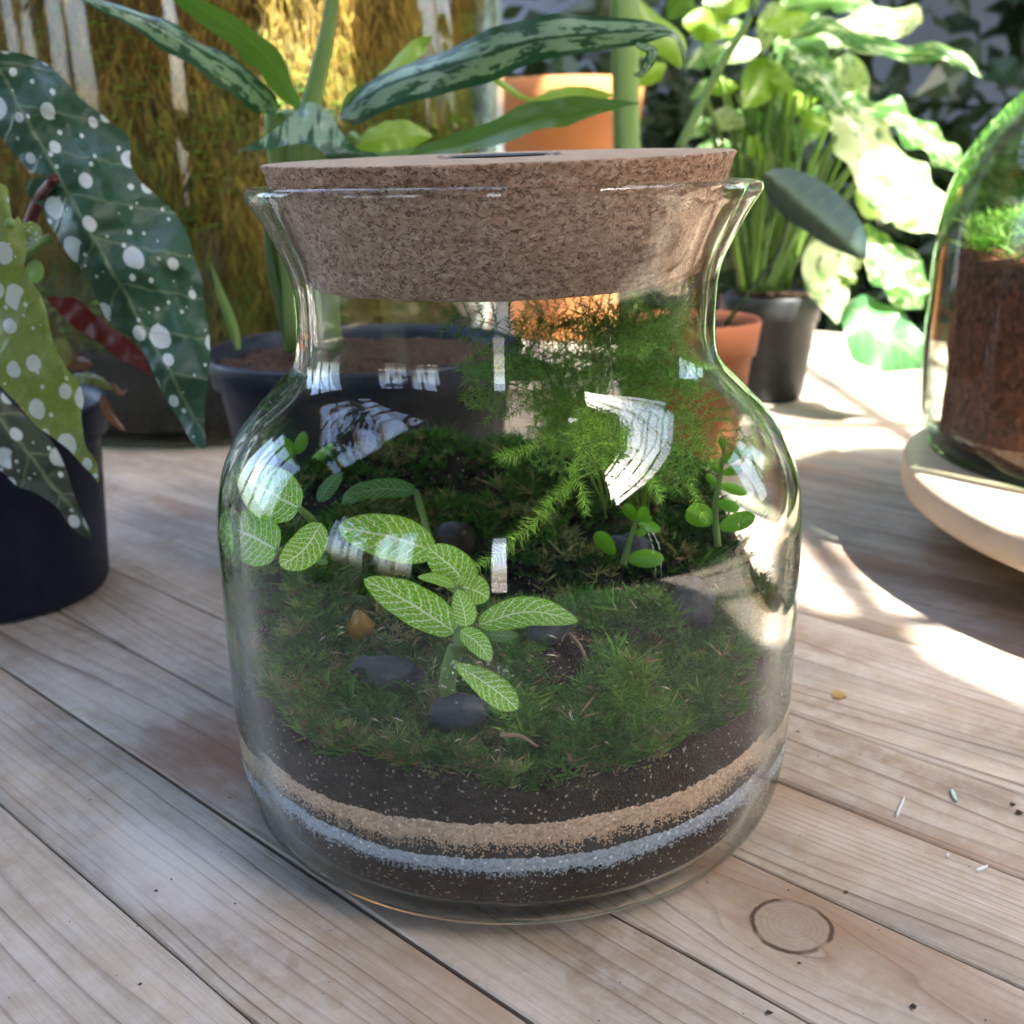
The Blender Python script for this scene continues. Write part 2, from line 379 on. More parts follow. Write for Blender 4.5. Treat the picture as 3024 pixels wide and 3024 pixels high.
def vine(label, pts, n, spread, size):  # unseen foliage added to dapple the sun and break up reflections
    t = bpy.data.objects.new('added_vine', None); C.objects.link(t); t.location = Vector(pts[0]); t['label'] = label; t['category'] = 'vine'; t['group'] = 'unseen vines added to break up light and reflections'
    mb = MBV = ([], []); P = [Vector(p) for p in pts]
    for _ in range(n):
        k = R_.randrange(len(P) - 1); p = P[k].lerp(P[k + 1], R_.random()) + Vector((R_.gauss(0, spread), R_.gauss(0, spread), R_.gauss(0, .03)))
        d = Vector((R_.gauss(0, 1), R_.gauss(0, 1), R_.gauss(-.4, .5))).normalized(); L = size * R_.uniform(.6, 1.3); q = d.cross(Vector((R_.gauss(0, .4), R_.gauss(0, .4), 1))).normalized() * L * .33
        b = len(MBV[0]); MBV[0].extend([p, p + d * L * .35 + q, p + d * L * .75 + q * .7, p + d * L, p + d * L * .75 - q * .7, p + d * L * .35 - q]); MBV[1].append(tuple(range(b, b + 6)))
    me = bpy.data.meshes.new('foliage'); me.from_pydata(MBV[0], [], MBV[1]); o = link('foliage', me, M_VINE, t, smooth=False); o['kind'] = 'stuff'
    sv = []; sf = []
    for i in range(len(P) - 1):
        d = (P[i + 1] - P[i]).normalized(); a = d.cross(Vector((0, 0, 1))).normalized() * .006; c = Vector((0, 0, .006)); b = len(sv)
        for e in (P[i], P[i + 1]): sv += [e + a, e + c, e - a, e - c]
        sf += [(b + k, b + (k + 1) % 4, b + 4 + (k + 1) % 4, b + 4 + k) for k in range(4)]
    me = bpy.data.meshes.new('stem'); me.from_pydata(sv, [], sf); link('stem', me, M_TIMB, t, smooth=False)
vine('added unseen vine dappling the sun at the left edge of the roof opening', [(.90, -.10, 1.45), (.90, .10, 1.45), (.90, .30, 1.45), (.70, .43, 1.45)], 50, .02, .05)
vine('added unseen vine dappling the sun at the right edge of the roof opening', [(1.48, -.4, 1.44), (1.46, .1, 1.44), (1.44, .8, 1.44)], 170, .05, .07)
vine('added unseen vine across the left skylight, breaking up its reflection', [(-1.7, .5, 1.40), (-1.0, .75, 1.42), (-.5, .45, 1.42), (.0, .7, 1.42)], 420, .10, .08)
vine('added unseen vine breaking up the reflection of the left windows', [(-2.2, -1.25, 1.1), (-2.2, -.9, .7), (-2.2, -.6, 1.0)], 200, .14, .09)
#@@OBJECTS
# ------------------------------------------------------------------ leaf builders
def px_size(px, py, y):
    """metres per photograph pixel at depth y"""
    return (PY(px + 1, py, y) - PY(px, py, y)).length
def ribbon(name, pts, mat, parent, n=22, fold=.25, wave=0., wfreq=5., seed=0., prof=None, cup=0., m=4, tip=True, col=None):
    """long or ovate leaf: pts = (px, py, y, half width px, roll); world-space strip with folded midrib"""
    S = spline(pts, n); P = [PY(p[0], p[1], p[2]) for p in S]; vs = []; uvs = []; fs = []; K = 2 * m + 1
    L = 0
    for i, p in enumerate(P):
        t = (P[min(i + 1, n - 1)] - P[max(i - 1, 0)]).normalized()
        side = t.cross(FW).normalized(); nrm = side.cross(t).normalized()
        roll = S[i][4] if len(S[i]) > 4 else 0.
        sd = side * math.cos(roll) + nrm * math.sin(roll); nn = sd.cross(t).normalized()
        w_ = max(0., S[i][3]) * px_size(S[i][0], S[i][1], S[i][2])
        if prof: w_ = prof(i / (n - 1)) * w_
        for k in range(K):
            v = (k - m) / m
            off = sd * (w_ * v) + nn * (fold * w_ * (abs(v) ** 1.3) + cup * w_ * v * v)
            if wave: off += nn * (wave * w_ * (abs(v) ** 2) * math.sin(wfreq * i / (n - 1) * 6.28 + (2. if v > 0 else 0) + seed) + wave * .5 * w_ * abs(v) * nz(i * .35 + seed, v * 1.5))
            ed = sd * (wave * .12 * w_ * v * math.sin(wfreq * 1.7 * i / (n - 1) * 6.28 + seed * 3))
            vs.append(p + off + ed); uvs.append((i / (n - 1), v))
    for i in range(n - 1):
        for k in range(K - 1): fs.append((i * K + k, (i + 1) * K + k, (i + 1) * K + k + 1, i * K + k + 1))
    mb = MB(); mb.add(vs, fs, col, uvs); return mb.build(name, mat, parent)
def ovate(a=.32, sh=1.0, tipp=1.):
    def f(t):
        t = min(max(t, 0.), 1.)
        return (math.sin(math.pi * t ** (math.log(.5) / math.log(a))) ** (.62 * sh)) * (1 if t < .9 else 1) * (1 - t ** 14 * .2) + .0
    return f
def poly_leaf(name, outline, yfun, mat, parent, mid, step=16., smooth_n=4, uvscale=500.):
    """leaf cut to an outline (closed list of photo px); depth from yfun; uv = along / across the midrib in px/uvscale"""
    S = spline(outline + [outline[0]], len(outline) * smooth_n + 1)[:-1]
    V = [Vector((float(p[0]), float(p[1]))) for p in S]; nb = len(V)
    xs = [v.x for v in V]; ys = [v.y for v in V]
    def inside(x, y):
        c = False; j = nb - 1
        for i in range(nb):
            if (V[i].y > y) != (V[j].y > y) and x < (V[j].x - V[i].x) * (y - V[i].y) / (V[j].y - V[i].y) + V[i].x: c = not c
            j = i
        return c
    def dmin(x, y): return min((v.x - x) ** 2 + (v.y - y) ** 2 for v in V)
    pts = list(V); gx = min(xs)
    while gx < max(xs):
        gy = min(ys)
        while gy < max(ys):
            x, y = gx + R_.uniform(-3, 3), gy + R_.uniform(-3, 3)
            if inside(x, y) and dmin(x, y) > (step * .5) ** 2: pts.append(Vector((x, y)))
            gy += step
        gx += step
    vo, eo, fo, *_ = delaunay_2d_cdt(pts, [(i, (i + 1) % nb) for i in range(nb)], [], 1, 1e-5)
    a = Vector(mid[0]); b = Vector(mid[1]); t = (b - a).normalized(); q = Vector((-t.y, t.x))
    vs = [PY(v.x, v.y, yfun(v.x, v.y)) for v in vo]
    uvs = [((v - a).dot(t) / uvscale, (v - a).dot(q) / uvscale) for v in vo]
    f0_ = fo[0]; fn = (vs[f0_[1]] - vs[f0_[0]]).cross(vs[f0_[2]] - vs[f0_[0]])
    flip = fn.dot(FW) > 0
    mb = MB(); mb.add(vs, [tuple(f)[::-1] if flip else tuple(f) for f in fo], None, uvs); return mb.build(name, mat, parent)

# ---- leaf materials
def begonia_mat(name, c1, c2, spot=(.48, .55, .58), trans=.25, sc_=1.):
    m = NM(name); uv = m.uv()
    wv = m.N('VectorMath', {0: uv, 1: m.N('VectorMath', {0: m.noise(uv, 7., 3, out=1), 3: .05}, operation='SCALE').outputs[0]}, operation='ADD').outputs[0]
    def spots(sc, lo, hi, st, seed):
        mp = m.mapping(uv, (sc * .78, sc, sc), (seed, seed * .7, 0))
        wn = m.N('VectorMath', {0: m.noise(mp, 2.2, 2, out=1), 3: .10}, operation='SCALE').outputs[0]
        mp2 = m.N('VectorMath', {0: mp, 1: wn}, operation='ADD').outputs[0]
        v = m.N('TexVoronoi', {'Vector': mp2, 'Scale': 1., 'Randomness': .82}, voronoi_dimensions='2D')
        rr = m.N('SeparateColor', {0: v.outputs['Color']}).outputs[0]
        r = m.math('ADD', m.math('MULTIPLY', rr, hi - lo), lo)
        d = m.math('SUBTRACT', r, v.outputs['Distance'])
        return m.ramp(m.math('ADD', m.math('MULTIPLY', d, 9.), .5), [(.36, 0.), (.62, 1.)])
    a = spots(5.4 * sc_, .02, .33, 1, 0.); b_ = spots(15. * sc_, -.42, .20, 1, 4.3)
    s = m.math('MAXIMUM', a, b_)
    sep = m.N('SeparateXYZ', {0: wv}); v = sep.outputs['Y']; u = sep.outputs['X']
    av = m.math('ABSOLUTE', v)
    mid = m.ramp(av, [(.0, 1.), (.006, .8), (.016, 0.)])
    sv = m.math('FRACT', m.math('MULTIPLY', m.math('SUBTRACT', u, m.math('MULTIPLY', av, .85)), 3.3)); sv = m.math('ABSOLUTE', m.math('SUBTRACT', sv, .5))
    side = m.ramp(sv, [(.0, .8), (.02, .5), (.06, 0.)])
    n = m.noise(uv, 4., 5); base = m.mix(n, c1, c2)
    dimp = m.ramp(m.noise(uv, 60., 3), [(.3, .82), (.7, 1.12)]); base = m.mix(1., base, dimp, 'MULTIPLY')
    vein = m.math('MAXIMUM', mid, side)
    base = m.mix(m.math('MULTIPLY', vein, .42), base, (.26, .33, .17))
    sn = m.ramp(m.vor(uv, 120.), [(.1, .86), (.5, 1.05)]); spc = m.mix(1., spot, sn, 'MULTIPLY')
    base = m.mix(s, base, spc); m.set(base, .40, .35)
    m.bump(m.math('ADD', m.noise(uv, 60., 3), m.math('MULTIPLY', vein, -1.6)), .35, .0008)
    bf = m.N('NewGeometry').outputs['Backfacing']
    m.translucent(base, trans, (1.2, 1.1, .6)); return m.m
M_BEG1 = begonia_mat('begonia_leaf_dark', (.018, .062, .034), (.034, .095, .055))
M_BEG2 = begonia_mat('begonia_leaf_lime', (.23, .30, .045), (.14, .21, .06), trans=.4)
M_BEG3 = begonia_mat('begonia_leaf_bronze', (.030, .048, .038), (.055, .065, .04), sc_=1.15)
def leafmat(name, c, t=.35, rough=.38, vein=0., tint=(1.3, 1.35, .5), var=.25, sc_=8.):
    m = NM(name); uv = m.uv(); n = m.noise(uv, sc_, 4)
    ca = m.N('Attribute', attribute_name='tint').outputs['Color']
    b = m.mix(n, [x * (1 - var) for x in c], [x * (1 + var) for x in c]); b = m.mix(1., b, ca, 'MULTIPLY')
    if vein:
        sep = m.N('SeparateXYZ', {0: uv}); av = m.math('ABSOLUTE', sep.outputs['Y'])
        s = m.math('ABSOLUTE', m.math('SUBTRACT', m.math('FRACT', m.math('MULTIPLY', m.math('SUBTRACT', sep.outputs['X'], m.math('MULTIPLY', av, .22)), 9.)), .5))
        k = m.math('MAXIMUM', m.ramp(av, [(0, 1.), (.05, .6), (.1, 0.)]), m.ramp(s, [(0, .7), (.06, .3), (.12, 0.)]))
        b = m.mix(m.math('MULTIPLY', k, vein), b, (.35, .45, .2)); m.bump(k, -.25, .0008)
    m.set(b, rough, .5); m.translucent(b, t, tint); MAT[name] = m.m; return m.m
def silver_mat(name='aglaonema_leaf'):
    m = NM(name); uv = m.uv()
    mp = m.mapping(uv, (15, 2.2, 1)); st = m.noise(mp, 1., 6, .68)
    sep = m.N('SeparateXYZ', {0: uv}); av = m.math('ABSOLUTE', sep.outputs['Y'])
    f = m.math('ADD', st, m.math('MULTIPLY', m.ramp(av, [(.0, 0.), (.15, .06), (.5, .05), (.78, -.12 + .12), (.85, 0.)]), 1.))
    f = m.math('SUBTRACT', f, m.ramp(av, [(.7, 0.), (.9, .3)])); f = m.math('SUBTRACT', f, m.ramp(av, [(.03, .12), (.1, 0.)]))
    top = m.mix(m.ramp(f, [(.50, 0.), (.54, 1.)]), (.018, .075, .038), (.20, .32, .24))
    und = m.mix(m.noise(uv, 5., 3), (.085, .17, .035), (.14, .24, .06))
    bf = m.N('NewGeometry').outputs['Backfacing']; b = m.mix(bf, top, und); m.set(b, .33, .5)
    m.translucent(b, .3, (1.2, 1.35, .4)); return m.m
M_AGL = silver_mat(); M_AGL_G = leafmat('aglaonema_underside', (.085, .19, .035), .35, vein=.15)
M_STEM = leafmat('pale_green_stem', (.20, .33, .10), .25, tint=(1.1, 1.2, .6)); M_STEMD = leafmat('green_stem', (.06, .13, .04), .2)
M_RED = leafmat('begonia_red_underside', (.13, .018, .018), .3, tint=(1.4, .5, .4))
M_LIME = leafmat('lime_leaf', (.20, .36, .035), .5, vein=.35); M_GREEN = leafmat('mid_green_leaf', (.07, .17, .035), .45, vein=.3)
M_DARKL = leafmat('dark_leaf', (.010, .036, .018), .25, vein=.1); M_ALOC = leafmat('alocasia_leaf', (.026, .062, .058), .12, .55, vein=.12, var=.12)
def varieg(name, bal):
    m = NM(name); uv = m.uv(); n = m.noise(m.mapping(uv, (7, 2.6, 1)), 1., 6, .65)
    b = m.mix(m.ramp(n, [(bal - .03, 0.), (bal + .03, 1.)]), (.06, .17, .04), (.52, .62, .36))
    b = m.mix(m.ramp(m.noise(m.mapping(uv, (4, 1.6, 1), (3, 1, 0)), 1., 4), [(.55, 0.), (.62, .8)]), b, (.16, .34, .06))
    m.set(b, .35, .5); m.translucent(b, .42, (1.15, 1.3, .6)); return m.m
M_VAR1 = varieg('variegated_leaf_pale', .42); M_VAR2 = varieg('variegated_leaf_green', .56)
def fitt_mat(name, g1, g2, vc):
    m = NM(name); uv = m.uv()
    wob = m.N('VectorMath', {0: m.N('VectorMath', {0: m.noise(uv, 6., 2, out=1), 1: (.5, .5, .5)}, operation='SUBTRACT').outputs[0], 3: .10}, operation='SCALE').outputs[0]
    p = m.N('VectorMath', {0: uv, 1: wob}, operation='ADD').outputs[0]
    sep = m.N('SeparateXYZ', {0: p}); u, v = sep.outputs['X'], sep.outputs['Y']; av = m.math('ABSOLUTE', v)
    mid = m.ramp(av, [(.0, 1.), (.035, .9), (.075, 0.)])
    sc0 = m.math('SUBTRACT', u, m.math('MULTIPLY', m.math('POWER', av, 1.35), .20))
    sc0 = m.math('ADD', sc0, m.math('MULTIPLY', m.math('GREATER_THAN', v, 0.), .05))
    s = m.math('ABSOLUTE', m.math('SUBTRACT', m.math('FRACT', m.math('MULTIPLY', sc0, 9.)), .5)); s = m.math('DIVIDE', s, 9.)
    side = m.ramp(s, [(.0, 1.), (.006, .95), (.012, 0.)])
    # fine net, cells drawn out between the side veins
    q = m.N('CombineXYZ', {'X': m.math('MULTIPLY', sc0, 17.), 'Y': m.math('MULTIPLY', v, 5.0), 'Z': 0.}).outputs[0]
    e = m.N('TexVoronoi', {'Vector': q, 'Scale': 1., 'Randomness': .75}, feature='DISTANCE_TO_EDGE', voronoi_dimensions='2D').outputs[0]
    net = m.ramp(e, [(.0, .9), (.04, .6), (.07, 0.)])
    k = m.math('MAXIMUM', m.math('MAXIMUM', mid, side), net)
    k = m.math('MULTIPLY', k, m.ramp(av, [(.90, 1.), (.97, .25)]))
    b = m.mix(m.noise(uv, 4., 3), g1, g2); b = m.mix(k, b, vc); m.set(b, .5, .15)
    m.bump(m.math('MULTIPLY', k, -1.), .5, .0005); m.translucent(b, .25, (1.1, 1.2, .6)); return m.m
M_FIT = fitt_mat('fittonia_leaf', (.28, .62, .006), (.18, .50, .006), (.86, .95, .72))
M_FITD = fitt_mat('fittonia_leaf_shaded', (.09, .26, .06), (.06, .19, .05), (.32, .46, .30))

# ------------------------------------------------------------------ pots
M_NAVY = simple('navy_plastic', (.005, .010, .026), .42, .1, 12, .35); M_NAVY = None
M_BLACK = simple('black_plastic', (.02, .022, .025), .3, .1, 12, .55)
M_TERRA = simple('terracotta', (.42, .15, .07), .8, .14, 22, .3, .2); M_TERRA2 = simple('orange_terracotta', (.50, .20, .07), .75, .1, 15, .3, .2)
def dusty(name, c, dust):
    m = NM(name); o = m.obj(); n = m.noise(m.mapping(o, (1, 1, .5)), 60., 7, .7); n2 = m.noise(o, 9., 4)
    f = m.math('MULTIPLY', m.ramp(n, [(.48, 0.), (.7, .55)]), m.ramp(n2, [(.35, .15), (.65, 1.)]))
    m.set(m.mix(f, c, dust), m.ramp(n, [(.3, .34), (.7, .6)]), .35); m.bump(n, .15, .001); return m.m
M_NAVY = dusty('navy_plastic', (.005, .010, .026), (.06, .07, .09)); M_BLACK = dusty('black_plastic', (.018, .020, .023), (.11, .11, .11))
def soil_mat(name, c, speck=.0, sc_=900., speckc=(.55, .48, .40), rough=.9):
    m = NM(name); o = m.obj(); v = m.N('TexVoronoi', {'Vector': o, 'Scale': sc_})
    cc = m.N('SeparateColor', {0: v.outputs['Color']})
    b = m.mix(cc.outputs[0], [x * .45 for x in c], [x * 1.6 for x in c])
    b = m.mix(m.ramp(m.noise(o, 120., 4), [(.4, 0.), (.7, .5)]), b, [x * .5 for x in c])
    if speck: b = m.mix(m.ramp(cc.outputs[1], [(1 - speck - .004, 0.), (1 - speck, .9)]), b, speckc)
    m.set(b, rough, .3); m.bump(m.math('ADD', v.outputs['Distance'], m.noise(o, 300., 3)), .9, .0012); MAT[name] = m.m; return m.m
M_COMP = soil_mat('potting_compost', (.05, .027, .016), .0, 420.)
def pot(name, label, c, rt, rb, h, mat, soil=M_COMP, soil_h=.85, rimh=.018, rimw=.004, z0=0., group=None, wall=.003, cat='plant pot'):
    t = empty(name, (c[0], c[1], z0), label, cat, group)
    zr = h - rimh; rr = rb + (rt - rb) * zr / h
    prof = [(0, .002), (rb - .004, .0), (rb, .002), (rb + .002, .006), (rr, zr - .001), (rr + rimw, zr), (rt + rimw + .0005, h - .002), (rt + rimw - .001, h), (rt + rimw - .003, h - .001), (rt - wall * .6, h - .006), (rb, h * .3), (0, h * .3)]
    lathe('body', [(r, z + z0) for r, z in prof], mat, t, c, 72)
    # soil: bumpy disc
    mb = MB(); rs = rb + (rt - rb) * soil_h - wall * .5; nn = 22; vs = [(c[0], c[1], z0 + h * soil_h + .003)]; fs = []
    for a in range(1, nn):
        for k in range(72):
            r = rs * a / (nn - 1); x, y = c[0] + r * math.cos(k * math.pi / 36), c[1] + r * math.sin(k * math.pi / 36)
            vs.append((x, y, z0 + h * soil_h + .004 * nz(x * 90, y * 90) + .003 * nz(x * 260, y * 260)))
    for k in range(72):
        fs.append((0, 1 + k, 1 + (k + 1) % 72))
        for a in range(nn - 2): fs.append((1 + a * 72 + k, 1 + (a + 1) * 72 + k, 1 + (a + 1) * 72 + (k + 1) % 72, 1 + a * 72 + (k + 1) % 72))
    mb.add(vs, fs); o = mb.build('compost', soil, t); o['kind'] = 'stuff'
    return t
pot('begonia_pot', 'navy plastic pot at the left edge under the spotted begonia leaves', (-.30, .578), .066, .056, .112, M_NAVY, rimh=.02)
pot('aglaonema_pot', 'dark blue plastic pot with brown compost behind the left side of the jar', (-.087, .638), .091, .070, .132, M_NAVY, soil_h=.93)
pot('small_terracotta_pot', 'small terracotta pot seen through the neck of the jar', (.148, .862), .054, .040, .114, M_TERRA, soil_h=.93, rimh=.028, rimw=.003)
pot('tall_terracotta_pot', 'tall orange terracotta pot with a sunlit stripe above the cork', (.085, 1.55), .100, .078, .345, M_TERRA2, rimh=.05, rimw=.006)
pot('black_nursery_pot', 'black plastic nursery pot on the table right of the jar neck', (.268, 1.085), .050, .036, .108, M_BLACK, soil_h=.96, rimh=.026, rimw=.002)

# ------------------------------------------------------------------ JAR
JX, JY = -.001, .375
zc = [(.0, .088), (.002, .0955), (.005, .1000), (.010, .1030), (.018, .1050), (.030, .1062), (.060, .1067), (.100, .1064), (.114, .1060), (.122, .1052), (.130, .1036), (.137, .1008), (.144, .0970), (.150, .0925), (.156, .0870), (.161, .0820), (.165, .0778), (.169, .0750), (.174, .0736), (.182, .0731), (.190, .0731), (.197, .0736), (.203, .0752), (.208, .0775), (.213, .0799), (.218, .0826), (.2212, .0846), (.2230, .0860), (.2250, .0867), (.2268, .0863), (.2277, .0848), (.2268, .0832)]
zin = [(.2252, .0818), (.221, .0800), (.216, .0777), (.211, .0753), (.206, .0731), (.200, .0714), (.194, .0705), (.186, .0702), (.178, .0702), (.173, .0710), (.168, .0730), (.163, .0765), (.158, .0815), (.152, .0872), (.146, .0918), (.139, .0958), (.132, .0989), (.124, .1012), (.115, .1025), (.10, .1030), (.06, .1033), (.035, .1030), (.022, .1022), (.014, .1005), (.0095, .097), (.0070, .0915), (.0060, .083), (.0058, .04), (.0058, 0.)]
prof = [(0, .0018), (.060, .0018), (.080, .0012)] + [(r, z) for z, r in zc] + [(r, z) for z, r in zin]
def smooth_prof(p, n):
    S = spline(p, n); return [(max(0, float(a)), float(b)) for a, b in S]
jar = empty('terrarium_jar', (JX, JY, 0), 'large clear glass jar with flared lip holding a moss terrarium', 'glass jar')
jg = lathe('glass', smooth_prof(prof, 240), M_GLASS, jar, (JX, JY), 200)

# cork
def cork_mat():
    m = NM('cork'); o = m.obj(); wv = m.N('VectorMath', {0: o, 1: m.N('VectorMath', {0: m.noise(o, 260., 4, .7, out=1), 3: .0045}, operation='SCALE').outputs[0]}, operation='ADD').outputs[0]
    p = m.mapping(wv, (1, 1, 1.8)); lay = []
    for sc_ in (300., 620., 1250.): lay.append(m.N('SeparateColor', {0: m.N('TexVoronoi', {'Vector': p, 'Scale': sc_}).outputs['Color']}).outputs[0])
    n = m.noise(m.mapping(wv, (1, 1, 2.2)), 700., 4, .7)
    f = m.math('ADD', m.math('ADD', m.math('MULTIPLY', lay[0], .28), m.math('MULTIPLY', lay[1], .30)), m.math('ADD', m.math('MULTIPLY', lay[2], .22), m.math('MULTIPLY', n, .34)))
    b = m.ramp(f, [(.22, (.16, .085, .055)), (.42, (.34, .205, .135)), (.6, (.45, .295, .205)), (.85, (.60, .44, .33))])
    big = m.ramp(lay[0], [(.86, 0.), (.88, .5)]); b = m.mix(big, b, (.30, .15, .09))
    e1 = m.N('TexVoronoi', {'Vector': p, 'Scale': 620.}, feature='DISTANCE_TO_EDGE').outputs[0]
    pit = m.math('MULTIPLY', m.ramp(e1, [(0, 1.), (.13, 0.)]), m.ramp(m.noise(m.mapping(o, (1, 1, 1.6)), 460., 3, .6), [(.50, 0.), (.60, 1.)]))
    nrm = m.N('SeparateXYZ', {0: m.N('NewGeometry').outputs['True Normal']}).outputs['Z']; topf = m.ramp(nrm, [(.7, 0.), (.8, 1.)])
    b = m.mix(m.math('MULTIPLY', pit, .85), b, (.06, .026, .016)); b = m.mix(m.math('MULTIPLY', topf, .6), b, (.60, .50, .36))  # top face also painted paler, for the sky reflecting on it
    m.set(b, .85, .2); m.bump(m.math('SUBTRACT', m.math('MULTIPLY', f, .8), pit), .8, .0012); return m.m
M_CORK = cork_mat()
import bmesh
CZ = .2362; til = Matrix.Translation((JX - .0015, JY, CZ)) @ Matrix.Rotation(rad(1.9), 4, 'X') @ Matrix.Rotation(rad(-.85), 4, 'Y')
cork = bpy.data.objects.new('cork_lid', None); C.objects.link(cork); cork.location = (JX, JY, CZ); tag(cork, 'thick round speckled cork stopper pushed into the neck of the jar', 'cork lid')
cpf = [(0, -.0384), (.0676, -.0384), (.0687, -.0378), (.0700, -.0330), (.0779, -.0030), (.0789, -.0005), (.0785, 0), (.0700, 0.0001), (0, .0001)]
cpf2 = []
for (a, b_), (c_, d_) in zip(cpf[:-1], cpf[1:]):
    k = 40 if abs(d_ - b_) > .01 else 6 if abs(c_ - a) > .02 else 1
    for q in range(k): cpf2.append((a + (c_ - a) * q / k, b_ + (d_ - b_) * q / k))
cpf2.append(cpf[-1])
co_ = lathe('stopper', cpf2, M_CORK, None, (0, 0), 420, smooth=True)
for v in co_.data.vertices:
    r = math.hypot(v.co.x, v.co.y)
    if r > .06 and v.co.z < -.0003 and v.co.z > -.0392:
        a = math.atan2(v.co.y, v.co.x); d = .00045 * noise.noise(v.co * 420) + .0003 * noise.noise(v.co * 900)
        v.co.x *= 1 + d / r; v.co.y *= 1 + d / r
co_.data.transform(til); co_.parent = cork; co_.matrix_parent_inverse = Matrix.Translation(-cork.location)
M_INK = simple('dark_print_ink', (.03, .055, .06), .7, .2, 200)
# printed round mark on top
me = bpy.data.meshes.new('printed_mark'); vs = []; fs = []
for r in (.0195, .0212): vs += [(r * math.cos(k * math.pi / 36), r * math.sin(k * math.pi / 36), .0006) for k in range(72)]
fs = [(k, (k + 1) % 72, 72 + (k + 1) % 72, 72 + k) for k in range(72)]
b0_ = len(vs); vs += [(.0172 * math.cos(k * math.pi / 36), .0172 * math.sin(k * math.pi / 36), .0006) for k in range(72)]; fs.append(tuple(range(b0_, b0_ + 72)))
me.from_pydata(vs, [], fs); me.transform(til); link('printed_mark', me, M_INK, cork, smooth=False)

# ------------------------------------------------------------------ layers in the jar
def inner_r(z):
    P = sorted([(a, b_) for a, b_ in zin]); return float(np.interp(z, [p[0] for p in P], [p[1] for p in P])) - .0007
def nth(a, f, s): # periodic noise over angle
    return noise.noise(Vector((math.cos(a) * f, math.sin(a) * f, s)))
def bound(zb, tl, amp, s):
    # tl: tilt towards +x ; measured heights
    def f(a): return zb + tl * math.cos(a) + amp * (nth(a, 2.2, s) * 1.5 + nth(a, 9, s) * 1.1 + nth(a, 38, s) * .85 + nth(a, 110, s) * .8 + nth(a, 300, s) * .7)
    return f
# a measured from +x, front is -y
B_bluebot = bound(.0255, .0012, .0011, 1.); B_bluetop = bound(.0313, .0015, .0007, 5.); B_tanbot = bound(.0356, .0032, .0019, 9.); B_tantop = bound(.0438, .0028, .0008, 13.)
def soiltop(a): return .0600 + .0045 * math.sin(a) + .0016 * nth(a, 3, 20.) + .0014 * nth(a, 14, 21.) + .0006 * nth(a, 60, 22.) - .001 * math.cos(a) + .030 * max(0, math.cos(a - math.pi * 1.03)) ** 6 * 0
def layer(name, f0, f1, mat, label, cat, bulge=0., n=1500, k=8):
    vs = []; fs = []
    for i in range(n):
        a = 2 * math.pi * i / n; z0, z1 = f0(a), f1(a)
        if z1 < z0 + .0003: z1 = z0 + .0003
        for q in range(k + 1):
            z = z0 + (z1 - z0) * q / k
            r = inner_r(z) + bulge + .00022 * noise.noise(Vector((math.cos(a) * 90, math.sin(a) * 90, z * 900))) - (.0006 if q in (0, k) else 0)
            vs.append((JX + r * math.cos(a), JY + r * math.sin(a), z))
    for i in range(n):
        j = (i + 1) % n
        for q in range(k): fs.append((i * (k + 1) + q, j * (k + 1) + q, j * (k + 1) + q + 1, i * (k + 1) + q + 1))
    me = bpy.data.meshes.new(name); me.from_pydata(vs, [], fs)
    return tag(link(name, me, mat), label, cat, kind='stuff')
def grain_mat(name, c1, c2, c3, sc_=1500., rough=.5):
    m = NM(name); o = m.obj(); v = m.N('TexVoronoi', {'Vector': o, 'Scale': sc_}); cc = m.N('SeparateColor', {0: v.outputs['Color']})
    b = m.ramp(cc.outputs[0], [(.0, c1), (.5, c2), (.92, c2), (1., c3)]); b = m.mix(m.ramp(v.outputs['Distance'], [(.5, 0.), (.9, .5)]), b, [x * .4 for x in c1])
    b = m.mix(m.ramp(m.noise(o, 240., 3), [(.3, .25), (.7, 0.)]), b, c1)
    m.set(b, rough, .5); m.bump(v.outputs['Distance'], -.8, .0006); MAT[name] = m.m; return m.m
M_TAN = grain_mat('tan_sand', (.36, .25, .17), (.62, .455, .345), (.88, .76, .64), 1150.); M_BLUE = grain_mat('blue_grey_sand', (.22, .28, .37), (.40, .47, .58), (.90, .95, 1.), 1000., .3)
M_CHAR = grain_mat('charcoal', (.008, .009, .012), (.022, .025, .03), (.09, .1, .11), 900.)
M_SOIL = soil_mat('terrarium_soil', (.030, .022, .020), .035, 1300., (.42, .36, .31))
zero = lambda a: .0066
def soil_bottom():
    n = 360; zz = [.0066, .0070, .0078, .009, .011, .014, .018, .022, .026]; rr_ = [.0, .05, .076, .086] + [0] * 5
    vs = []; fs = []
    prof = [(.02, .0062), (.06, .0062), (.082, .0064), (.0895, .0075), (inner_r(.0095) - .0005, .0098), (inner_r(.012), .012), (inner_r(.016), .016), (inner_r(.021), .021), (inner_r(.03), .0288)]
    return prof
lathe_o = lathe('soil', soil_bottom(), M_SOIL, None, (JX, JY), 300); tag(lathe_o, 'dark brown soil at the very bottom of the jar, below the blue grey sand', 'soil', kind='stuff')
layer('sand', B_bluebot, B_bluetop, M_BLUE, 'thin blue grey glittering sand band, the lower stripe in the jar', 'sand', .0002)
layer('charcoal', lambda a: B_bluetop(a) - .0015, lambda a: B_tanbot(a) + .002, M_CHAR, 'thin black charcoal line between the two sand stripes in the jar', 'charcoal', -.0002)
layer('sand', B_tanbot, B_tantop, M_TAN, 'tan beige sand band, the upper stripe in the jar', 'sand', .0002)
layer('soil', lambda a: B_tantop(a) - .0015, soiltop, M_SOIL, 'dark brown soil above the tan sand stripe and under the moss', 'soil', -.0001, k=16)
